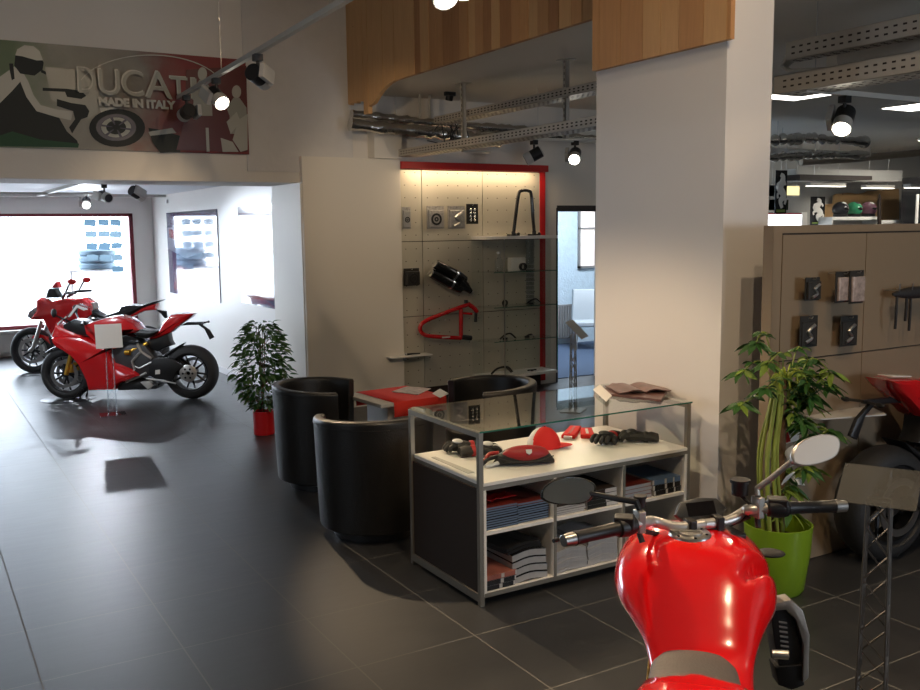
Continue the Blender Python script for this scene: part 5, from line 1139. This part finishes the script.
bagm2 = mat('foil_bag', (.40, .39, .37), .3, .3, bump=.8, bscale=40); cardk = mat('card_dark', (.03, .028, .025), .4)
pegpack(402.5, 207, 410.5, 229, DY, 'silver packed part at the left edge of the red-framed display wall', bagm2, bagm2, motif=1)
pegpack(427, 206, 444, 229, DY, 'silver foil pack with round part, left of the pair on the display wall', bagm2, bagm2, motif=1)
pegpack(448, 206, 465, 229, DY, 'silver foil pack, right of the pair on the display wall', bagm2, bagm2, motif=3)
pegpack(466.5, 204, 478, 224, DY, 'dark card with two rows of shiny bolts on the display wall', cardk, cardk, motif=2, depth=.004)
pegpack(404, 268, 419, 286, DY, 'square black packed part hanging left of the silencer', cardk, cardk, motif=1, depth=.05)
# silencer
a = PY(434, 267, DY-.10); b = PY(471, 287, DY-.10); t = thing('exhaust_silencer', 'black twin-pipe exhaust silencer mounted on the display wall', 'exhaust', (a.x, a.y, a.z))
d = (b-a); L_ = d.length; d.normalize(); up = Vector((-d.z, 0, d.x)); 
for o_, n_ in ((up*.035, 1), (up*-.075, 2)):
    P = [o_, o_+d*.05, o_+d*L_*.62, o_+d*L_*.80]
    MB().tube(P, [.050, .056, .062, .048], 20).build('silencer_can', M_blackg, t)
    MB().tube([o_-d*.012, o_+d*.012], .047, 18).build('outlet_ring', M_chrome, t)
    MB().tube([o_+d*L_*.5, o_+d*L_*.55], .065, 18).build('strap', M_chrome, t)
MB().tube([up*-.02+d*L_*.66, up*-.03+d*L_*.9, up*-.05+d*L_*1.04], [.09, .05, .03], 16).build('link_pipe', M_blackg, t); MB().tube([up*-.05+d*L_*1.02, up*-.05+d*L_*1.08], .024, 12).build('flange', M_steel, t)
MB().bb((L_*.35, .0, -.16), (L_*.45, .10, -.10)).build('wall_bracket', M_steel, t, smooth=False)
# red swingarm frame
a0 = PY(419, 330, DY-.09); t = thing('swingarm', 'red tubular motorcycle swingarm mounted low on the display wall', 'motorcycle part', tuple(a0))
def W(u, v, o=.09): return PY(u, v, DY-o)-a0
MB().tube(curve_pts([W(461, 338), W(440, 337), W(425, 335), W(420, 329), W(424, 322), W(442, 314), W(461, 307), W(470, 304)], 6), .024, 12).build('arm_tube', M_red, t)
MB().tube([W(461, 309), W(461, 337)], .024, 12).build('cross_tube', M_red, t); MB().tube([W(461, 313), W(472, 314)], .014, 10).build('cross_tube', M_red, t)
MB().tube(curve_pts([W(468, 304), W(474, 308), W(477, 312)], 4), .026, 12).build('pivot_arm', M_red, t); MB().tube([W(476, 312), W(475.5, 322)], .018, 12).build('pivot_end', M_black, t)
MB().tube([W(461, 337), W(471, 338)], .030, 12).build('axle_end', M_black, t); MB().cyl(W(466, 303)+Vector((0, 0, .0)), W(466, 300), .022, n=12).build('bush', M_black, t)
MB().bb(W(441, 337)+Vector((0, -.026, -.012)), W(449, 337)+Vector((0, -.024, .012))).build('label_plate', M_paper, t, smooth=False)
MB().cyl(W(445, 320, .09)+Vector((0, .02, 0)), W(445, 320, .0), .008).build('wall_peg', M_steel, t)
# small shelf
a = PY(406, 357, DY-.12); b = PY(431, 354, DY-.12); t = thing('wall_shelf', 'narrow pale shelf at the lower left of the display wall', 'shelf', (a.x, DY, a.z)); w = b.x-a.x
MB().bb((-.2, -.16, 0), (w, 0, .012)).build('board', M_white, t, smooth=False); MB().bb((0, -.10, -.05), (.01, 0, 0)).build('bracket', M_steel, t, smooth=False)
tt = thing('lever_part', 'black lever lying on the narrow pale shelf', 'motorcycle part', (a.x+.10, DY-.08, a.z+.012)); MB().tube([(-.08, 0, .01), (0, 0, .012), (.09, -.01, .01)], [.012, .009, .007], 8).build('lever', M_black, tt); MB().sphere((-.08, 0, .014), .016, 10, 8).build('pivot', M_steel, tt)
# glass cabinet
GY = 8.80; x0 = PY(486, 240, GY).x; x1 = PY(557.5, 232, GY).x; zt1 = PY(520, 239, GY).z; zb0 = PY(520, 374, GY).z; dpt = DY-GY
t = thing('glass_cabinet', 'wall-hung glass shelf cabinet with pale top and bottom boards', 'display cabinet', (x0, GY, 0)); Wd = x1-x0
def rb2(z0, z1, ex_=0.0, x_l=0.):
    P = [(x_l+.10, 0), (Wd+ex_, 0), (Wd+ex_, dpt), (x_l, dpt), (x_l, .10), (x_l+.02, .04), (x_l+.06, .01)]
    return MB().prism(P, z0, z1, 'z')
rb2(zt1, zt1+.035).build('top_board', M_white, t, smooth=False); rb2(zb0-.03, zb0).build('bottom_board', M_white, t, smooth=False)
shz = [PY(554, v, GY).z for v in (270, 304, 337)]
for z in shz: rb2(z-.008, z).build('glass_shelf', M_glass, t, smooth=False); MB().bb((.10, -.0015, z-.008), (Wd, -.0003, z)).build('shelf_rim', M_gedge, t, smooth=False)
MB().bb((Wd-.006, 0, zb0), (Wd, dpt, zt1)).build('side_glass', M_glass, t, smooth=False); MB().bb((Wd-.006, -.008, zb0), (Wd+.001, -.0005, zt1)).build('glass_rim', M_gedge, t, smooth=False)
MB().bb((.0, .11, zb0), (.005, dpt, zt1)).build('side_glass', M_glass, t, smooth=False); MB().bb((.24, -.006, zb0), (Wd*.9, -.002, zt1)).build('front_glass', M_glass, t, smooth=False)
MB().bb((.235, -.010, zb0), (.243, .002, zt1)).build('door_edge', M_steel, t, smooth=False)
def item(name, lab, u, v, z, y, f, cat='motorcycle part'):
    a = PY(u, v, y); o = thing(name, lab, cat, (a.x, y, z+.0005)); f(o); return o
def lever_f(o, s=1.):
    MB().tube(curve_pts([(-.10*s, 0, .012), (-.04*s, 0, .05*s), (.03*s, 0, .06*s), (.10*s, .01, .012)], 5), .010, 8).build('arm', M_black, o); MB().lathe([(.012, 0), (.03, 0), (.03, .02), (.012, .02)], (-.02, .03, 0), 'z', 16, closed=True).build('clamp_ring', M_dark, o); MB().tube([(.02, .0, .05*s), (.06, -.03, .012)], .008, 8).build('footpeg', M_steel, o)
item('bottle_of_fluid', 'clear bottle on the upper glass shelf of the cabinet', 499, 262, shz[0], 8.95, lambda o: (MB().lathe([(0, 0), (.045, 0), (.05, .02), (.05, .12), (.02, .17), (.02, .20), (0, .20)], n=20).build('body', M_acry, o), MB().cyl((0, 0, .20), (0, 0, .225), .023).build('cap', M_steel, o)), 'bottle')
item('wristwatch_box', 'white box with a black watch on the upper glass shelf', 517, 262, shz[0], 9.0, lambda o: (MB().bb((-.10, -.03, 0), (.10, .05, .15)).build('box', M_white, o, bevel=.004), MB().lathe([(.030, -.02), (.044, -.02), (.044, .02), (.030, .02)], (.045, -.055, .045), 'y', 24, closed=True).build('watch_strap', M_black, o)), 'box')
item('clear_column', 'tall clear tube with engraved rings standing in the cabinet', 530, 262, shz[1], 9.02, lambda o: [MB().lathe([(.045, 0), (.05, 0), (.05, zt1-shz[1]-.002), (.045, zt1-shz[1]-.002)], n=24, closed=True).build('tube', M_acry, o)]+[MB().lathe([(.050, z_), (.052, z_), (.052, z_+.006), (.050, z_+.006)], n=20, closed=True).build('ring', M_lgrey, o) for z_ in [.06+.05*k for k in range(9)]], 'tube')
item('brake_lever', 'black bracket part on the middle glass shelf, right side', 534, 300, shz[1], 8.92, lambda o: lever_f(o, 1.))
item('ring_part', 'small dark ring part on the middle glass shelf, left side', 505, 304, shz[1], 8.92, lambda o: (MB().lathe([(.022, -.01), (.035, -.01), (.035, .01), (.022, .01)], (0, 0, .036), 'y', 20, closed=True).build('ring', M_dark, o), MB().bb((-.02, -.02, 0), (.02, .02, .006)).build('foot', M_dark, o)))
item('brake_lever', 'black folded lever on the lower glass shelf, left of two', 508, 334, shz[2], 8.92, lambda o: lever_f(o, 1.1))
item('brake_lever', 'flat black lever on the lower glass shelf, right of two', 530, 336, shz[2], 8.92, lambda o: lever_f(o, .6))
item('grab_handle', 'black arched grab handle on the bottom board of the cabinet', 503, 371, zb0, 8.92, lambda o: (MB().tube(curve_pts([(-.16, 0, .014), (-.07, 0, .07), (.06, 0, .075), (.13, 0, .014)], 6), .012, 8).build('arch', M_black, o), MB().tube([(.05, 0, .07), (.09, -.04, .014)], .010, 8).build('leg', M_black, o)))
item('small_lever', 'small flat black part on the bottom board of the cabinet', 532, 369, zb0, 8.92, lambda o: (MB().tube([(-.06, 0, .01), (.06, 0, .01)], .009, 8).build('arm', M_black, o), MB().lathe([(.01, 0), (.022, 0), (.022, .014), (.01, .014)], (0, 0, 0), 'z', 14, closed=True).build('eye', M_dark, o)))
hz_ = zt1+.0355
def hoop(o):
    MB().tube(curve_pts([(-.16, 0, .03), (-.13, 0, .22), (-.09, 0, .46), (-.05, 0, .51), (.05, 0, .51), (.09, 0, .46), (.11, 0, .22), (.13, 0, .03)], 6), .020, 12).build('hoop_tube', M_blackg, o)
    for x in (-.16, .13): MB().bb((x-.07, -.03, 0), (x+.07, .03, .018)).cyl((x, 0, .0), (x, 0, .05), .024).build('foot', M_black, o); MB().sphere((x+.05, -.03, .022), .018, 10, 8).build('knob', M_dark, o)
a = PY(525, 228, 8.95); o = thing('hoop_stand', 'black inverted-U paddock stand on top of the glass cabinet', 'motorcycle stand', (a.x, 8.95, hz_)); hoop(o)
# ================================================================== DOORWAY ROOM
a = PY(588, 228, 12.15); t = thing('curtained_window', 'small dark-framed window with pale curtain in the blue room', 'window', (a.x+.1, 12.2, PY(588, 268, 12.2).z)); hh = PY(588, 190, 12.2).z-PY(588, 268, 12.2).z
MB().bb((-.28, -.04, 0), (.28, -.005, .04)).bb((-.28, -.04, hh-.04), (.28, -.005, hh)).bb((-.28, -.04, 0), (-.24, -.005, hh)).bb((.24, -.04, 0), (.28, -.005, hh)).bb((-.28, -.04, hh*.5), (.28, -.005, hh*.5+.03)).build('frame', M_grey, t, smooth=False)
m = MB(); m.loft([[(-.24+.02*k, -.02+.008*math.sin(k*1.3), .03), (-.24+.02*k, -.02+.008*math.sin(k*1.3+.4), hh-.03)] for k in range(25)], close=False, cap=False); m.build('curtain', mat('glowing_curtain', (.80, .74, .72), .8, emit=.55), t)  # curtain glows by itself in place of daylight behind it
a = PZ(566, 345); t = thing('radiator', 'dark ribbed radiator against the blue wall seen through the doorway', 'radiator', (a.x, 12.1, .1)); m = MB().bb((-.45, -.04, 0), (.25, .0, .55))
for k in range(14): m.bb((-.44+.05*k, -.055, .02), (-.41+.05*k, -.04, .53))
m.build('panel', M_grey, t, smooth=False); MB().cyl((.2, -.02, -.1), (.2, -.02, 0), .012).build('pipe', M_grey, t)
for x_, col_, lab in ((9.1, mat('chair_grey', (.42, .46, .50), .6), 'light grey chair back in the blue room'), (9.82, mat('chair_navy', (.06, .07, .13), .6), 'dark navy chair back in the blue room by the pillar')):
    t = thing('lounge_chair', lab, 'chair', (x_, 11.45, 0), -.5)
    MB().prism([(-.22, .42), (.22, .42), (.20, .92), (-.20, .92)], .16, .24, 'y', .02).build('backrest', col_, t); MB().bb((-.23, -.22, .36), (.23, .24, .44)).build('seat', col_, t, bevel=.02)
    for sx in (-1, 1):
        for sy in (-1, 1): MB().cyl((sx*.20, sy*.19, 0), (sx*.18, sy*.17, .36), .014).build('leg', M_steel, t)
    
a = PZ(588, 349); t = thing('toy_motorcycle', 'small red and black ride-on toy on the blue room floor', 'toy', (a.x, 10.75, .0), 2.9)
for x in (-.22, .22): MB().lathe([(.03, -.03), (.09, -.03), (.10, 0), (.09, .03), (.03, .03)], (x, 0, .10), 'y', 20, closed=True).build('wheel', M_black, t)
MB().prism([(-.25, .20), (-.10, .14), (.15, .14), (.25, .26), (.12, .34), (-.05, .28), (-.22, .32)], -.05, .05, 'y', .015).build('body', M_redm, t); MB().cyl((.2, -.14, .38), (.2, .14, .38), .012).build('handlebar', M_black, t); MB().cyl((.22, 0, .10), (.19, 0, .38), .014).build('fork', M_steel, t)
# ================================================================== PARTITION ITEMS
QY = PYY-.002
mixbag = mat('printed_bag', (.50, .40, .36), .22, .3, noise=.8, nscale=28)
pegpack(805, 277, 820, 301, QY, 'small black pack hanging upper left on the tan partition', cardk, cardk, motif=3, out=.06)
pegpack(835, 271, 852, 303, QY, 'printed silver and red bag on the tan partition, left of the pair', cardk, mixbag, out=.10)
pegpack(849, 270, 864, 304, QY, 'printed silver and red bag on the tan partition, right of the pair', cardk, mixbag, out=.13)
pegpack(799.5, 315, 818, 348, QY, 'black card with silver lever, lower left on the tan partition', cardk, cardk, motif=3, depth=.006, out=.05)
pegpack(840, 315, 858, 347, QY, 'black card with dark lever, lower right on the tan partition', cardk, cardk, motif=3, depth=.006, out=.05)
a = PY(896, 294, QY-.08); t = thing('strap_bag', 'black pouch with dangling straps hanging on the tan partition', 'bag', tuple(a))
m = MB().loft([[(x, w*math.cos(b)*.8, .0+w*math.sin(b)) for b in [2*PI*q/14 for q in range(14)]] for x, w in ((-.03, .008), (.02, .022), (.12, .034), (.30, .036), (.38, .02))]); m.build('pouch', gk, t)
for x, L_ in ((.01, .20), (.10, .16), (.14, .22), (.26, .18)): MB().tube(curve_pts([(x, 0, 0), (x-.015, -.01, -L_*.5), (x-.004, 0, -L_)], 4), .008, 6).build('strap', gk, t)
for x in (.0, .12): MB().tube([(x, .08, .02), (x-.0, -.02, .02), (x-.01, -.03, .06)], .004, 6).build('peg_hook', M_steel, t)
a = PY(860, 419, 3.2); t = thing('wall_shelf', 'thin pale angled shelf sheet on the partition below the motorcycle tail', 'shelf', (a.x, PYY, a.z))
MB().prism([(-.20, -.10), (.20, -.22), (.34, -.003), (-.20, -.003)], 0, .008, 'z').build('sheet', M_lgrey, t, smooth=False)
a = PY(803, 436, 3.2); t = thing('hang_tag', 'white and red label plate among the climber leaves', 'label', (a.x, 3.27, a.z)); MB().prism([(-.06, -.05), (.05, -.045), (.07, .03), (.02, .045), (-.05, .04)], 0, .005, 'y', .001).build('plate', M_paper, t); MB().prism([(-.055, -.045), (-.01, -.04), (-.03, .01), (-.05, .02)], -.001, .0, 'y').build('red_print', M_redm, t); MB().cyl((0, .005, .03), (0, .125, .04), .004).build('peg', M_steel, t)
# ================================================================== FAR SHOP
FY = 12.1
def PF(u, v, y=FY): return PY(u, v, y)
def board(name, lab, px, y, th, m, cat, kind=None):
    P = [PY(u, v, y) for u, v in px]; c = P[0].copy()
    o = MB().prism([(p.x-c.x, p.z-c.z) for p in P], 0, th, 'y').build(name, m, loc=tuple(c), smooth=False)
    if kind: o['kind'] = kind
    else: tag(o, lab, cat)
    return o
def z7(x, y): return (760+x/5.75, 160+y/5.75)
o = board('window_4', '', [z7(35, 500), z7(240, 500), z7(240, 305), z7(35, 305)], FY-.02, .04, M_frame_red, '', 'structure')
P0 = PF(*z7(35, 500)); P1 = PF(*z7(232, 314)); MB().bb((-.1, -.035, 0), (P1.x-P0.x, -.03, P1.z-P0.z)).build('pane', mat('glowing_pane', (.92, .96, 1), .5, emit=2.6), o, smooth=False)  # emissive pane stands in for daylight from outside
board('trim_2', '', [z7(240, 430), z7(272, 430), z7(272, 300), z7(240, 300)], FY, .03, M_white, '', 'structure')
woodf = wood_mat('pine_far', (.42, .26, .12), (.32, .19, .08))
board('wood_cladding', 'stepped pine cladding on the far shop wall behind the helmets', [z7(*p) for p in ((370, 1650), (800, 1650), (800, 165), (625, 178), (600, 190), (560, 195), (510, 188), (440, 195), (428, 205), (425, 250), (370, 258))], FY-.05, .04, woodf, 'wall cladding')
def rider_banner(q, y, lab):
    P = [PY(*z7(*p), y) for p in q]; c = P[0]; w = P[1].x-P[0].x; h = P[2].z-P[1].z; t = thing('hanging_banner', lab, 'banner', tuple(c))
    MB().bb((0, 0, 0), (w, .01, h)).build('cloth', M_cblack, t, smooth=False)
    m = MB(); A = lambda a, b: (w*a, -.006, h*b)
    m.tube(curve_pts([A(.42, .90), A(.62, .84), A(.52, .70), A(.28, .62), A(.55, .52), A(.72, .40), A(.45, .30), A(.60, .14)], 5), [.03+.035*math.sin(PI*k/35) for k in range(36)], 6, T=Matrix.Scale(.4, 4, (0, 1, 0)))
    m.tube(curve_pts([A(.45, .68), A(.75, .74), A(.85, .66)], 4), .022, 6, T=Matrix.Scale(.4, 4, (0, 1, 0))); m.tube(curve_pts([A(.5, .50), A(.2, .46), A(.22, .36)], 4), .022, 6, T=Matrix.Scale(.4, 4, (0, 1, 0))); m.tube(curve_pts([A(.65, .42), A(.9, .34), A(.82, .22)], 4), .022, 6, T=Matrix.Scale(.4, 4, (0, 1, 0)))
    m.build('white_emblem', M_paper, t); MB().bb((w*.12, -.004, h*.04), (w*.88, -.001, h*.10)).build('green_band', mat('band_green', (.20, .30, .05), .5), t, smooth=False)
    MB().cyl((w/2, .005, h), (w/2, .005, SOF-c.z), .004, n=6).build('suspension_wire', M_steel, t)
rider_banner([(85, 310), (150, 310), (150, 60)], 9.6, 'black banner with white curling figure in front, nearer the pillar')
rider_banner([(288, 374), (370, 374), (370, 212)], 11.6, 'black banner with white curling figure on the far wall, right of the window')
def lightbox(q, y, lab, m):
    P = [PY(*z7(*p), y) for p in q]; c = P[0]; t = thing('sign_box', lab, 'sign', tuple(c)); w = P[1].x-P[0].x; h = P[2].z-P[1].z
    MB().bb((0, 0, 0), (w, .08, h)).build('case', M_lgrey, t, smooth=False)
    for q_ in (.1, .9): MB().cyl((w*q_, .04, h), (w*q_, .04, SOF-c.z), .004, n=6).build('suspension_wire', M_steel, t); MB().bb((.02, -.006, .02), (w-.02, 0, h-.02)).build('face', m, t, smooth=False)
lightbox([(150, 208), (228, 208), (228, 145)], 11.0, 'pale yellow blank sign box beside the near black banner', M_cream)
lightbox([(40, 215), (84, 215), (84, 140)], 11.2, 'grey-blue sign box left of the near black banner', mat('sign_blue', (.35, .42, .45), .5))
lightbox([(45, 295), (165, 295), (165, 222)], 11.4, 'black and green sign box above the far window', mat('sign_green', (.03, .05, .01), .4))
# shelf with helmets
def far_shelf(q, y, lab):
    P = [PY(*z7(*p), y) for p in q]; c = P[0]; t = thing('shelf_unit', lab, 'shelf', (c.x, y, 0)); w = P[1].x-c.x; zt_ = P[1].z
    MB().bb((0, 0, zt_-.06), (w, .40, zt_)).build('top', M_white, t, smooth=False)
    MB().bb((0, .36, 0), (w, .40, zt_-.06)).build('back', M_lgrey, t, smooth=False)
    MB().bb((0, 0, zt_-.46), (w, .36, zt_-.43)).build('shelf', M_white, t, smooth=False)
    for x in (0, w-.03): MB().bb((x, 0, 0), (x+.03, .36, zt_-.06)).build('side', M_white, t, smooth=False)
    return zt_
zs1 = far_shelf([(415, 325), (690, 325)], 11.3, 'white helmet shelf in front of the pine cladding')
zs2 = far_shelf([(700, 345), (806, 345)], 11.3, 'lower white shelf unit right of the helmets')
def helmet(x, z, c1, c2, lab, y=11.45):
    t = thing('motorcycle_helmet', lab, 'helmet', (x, y, z+.001)); 
    MB().sphere((0, 0, .14), (.135, .16, .14), 20, 12).build('shell', c1, t); MB().sphere((0, -.03, .145), (.11, .142, .055), 18, 8).build('visor', M_blackg, t)
    MB().lathe([(.10, 0), (.125, 0), (.128, .05), (.10, .05)], n=20, closed=True).build('collar', M_black, t); MB().sphere((0, -.015, .215), (.085, .11, .062), 16, 8).build('crown_graphic', c2, t)
hb = mat('helmet_black', (.03, .03, .035), .2); hg = mat('helmet_green', (.04, .25, .12), .2); hp = mat('helmet_plum', (.16, .07, .10), .2)
for x, c1, c2, lab in ((462, hb, M_paper, 'black and white helmet on the far shelf, left of three'), (540, hg, hb, 'green helmet in the middle of the far shelf'), (622, hp, M_lgrey, 'plum and grey helmet on the far shelf, right of three')):
    helmet(PY(*z7(x, 300), 11.45).x, zs1, c1, c2, lab)
for x, lab in ((462, 'black helmet on the lower level, left of three'), (535, 'black helmet on the lower level, middle of three'), (612, 'black helmet on the lower level, right of three')):
    helmet(PY(*z7(x, 360), 11.45).x, zs1-.43, hb, hb, lab, y=11.46)
board('board_sign', 'narrow dark tapering board standing before the far shelf', [z7(*p) for p in ((668, 1700), (704, 1700), (697, 210), (690, 195), (684, 225))], 11.15, .03, M_brownp, 'board')
# black cupboard
P0 = PY(*z7(806, 372), 11.1); P1 = PY(*z7(960, 95), 10.6)
t = thing('tall_cupboard', 'tall black cupboard with white edge strips at the right', 'cupboard', (P0.x, 10.6, 0)); MB().bb((0, 0, 0), (P1.x-P0.x+1.2, .5, P1.z)).build('body', M_cblack, t, smooth=False)
for x in (0, PY(*z7(893, 300), 10.6).x-P0.x): MB().bb((x, -.03, 0), (x+.05, -.001, PY(*z7(800, 195), 10.6).z)).build('edge_strip', M_paper, t, smooth=False)
board('trim_grille', '', [z7(230, 115), z7(645, 115), z7(645, 92), z7(230, 82)], 10.9, .3, M_groove, '', 'structure')
board('trim_bulkhead', '', [z7(205, 122), z7(820, 124), z7(820, 60), z7(205, 50)], 11.3, .2, fw, '', 'structure')
a = PZ(913, 187.5, 2.42); t = thing('strip_light', 'strip light at the right edge beyond the black cupboard', 'ceiling light', (a.x+.3, a.y, 2.42)); MB().bb((-.45, -.06, 0), (.45, .06, .05)).build('housing', M_lgrey, t, smooth=False); MB().bb((-.44, -.055, -.01), (.44, .055, 0)).build('diffuser', M_tube, t, smooth=False); MB().cyl((0, 0, .05), (0, 0, SOF-2.42), .006).build('suspension_wire', M_steel, t)
# ================================================================== WINDOW STICKERS, TYRES OUTSIDE
def translucent(name, c):
    m = bpy.data.materials.new(name); m.use_nodes = True; nt = m.node_tree; nt.nodes.clear(); o = nt.nodes.new('ShaderNodeOutputMaterial'); t_ = nt.nodes.new('ShaderNodeBsdfTranslucent'); t_.inputs[0].default_value = c+(1,); nt.links.new(t_.outputs[0], o.inputs[0]); return m
st_b = translucent('sticker_blue', (.045, .075, .10)); st_l = translucent('sticker_pale', (.07, .10, .12))
for u, nm in ((90, 'left'), (103, 'middle'), (115, 'right')):
    a = PY(u, 222, 16.02); t = thing('window_sticker', 'column of pale blue product pictures on the shop window, %s of three' % nm, 'sticker', tuple(a)); rg = random.Random(u)
    for k in range(4 if nm != 'right' else 5):
        z = -.19*k; m = MB(); m.add([(-.09+rg.uniform(-.02, .02), 0, z-.05), (.08, 0, z-.06+rg.uniform(-.02, .02)), (.10, 0, z+.03), (.02, 0, z+.05), (-.08, 0, z+.04)], [(0, 1, 2, 3, 4)], k % 2); m.build('picture', [st_b, st_l], t, smooth=False)
t0 = None
for k in range(3):
    a = PY(98, 265-7*k, 16.6); lab = ('bottom', 'middle', 'top')[k]
    o = MB().lathe([(.16, 0), (.27, .0), (.30, .03), (.30, .08), (.27, .11), (.16, .11)], n=32, closed=True).build('tyre', mat('tyre_display_blue', (.09, .15, .20), .6), loc=(a.x, 16.7, PY(98, 269, 16.7).z+.112*k)); tag(o, '%s tyre of the bluish stack outside the shop window' % lab, 'tyre')
zb_ = PY(98, 269, 16.7).z; a = PY(98, 265, 16.7)
t = thing('tyre_rack', 'white rack under the tyre stack outside the shop window', 'rack', (a.x, 16.7, -.05)); MB().bb((-.5, -.3, zb_+.02), (.5, .3, zb_+.048)).build('top', M_whitep, t, smooth=False)
for sx in (-1, 1):
    for sy in (-1, 1): MB().bb((sx*.47-.02, sy*.27-.02, 0), (sx*.47+.02, sy*.27+.02, zb_+.02)).build('leg', M_whitep, t, smooth=False)
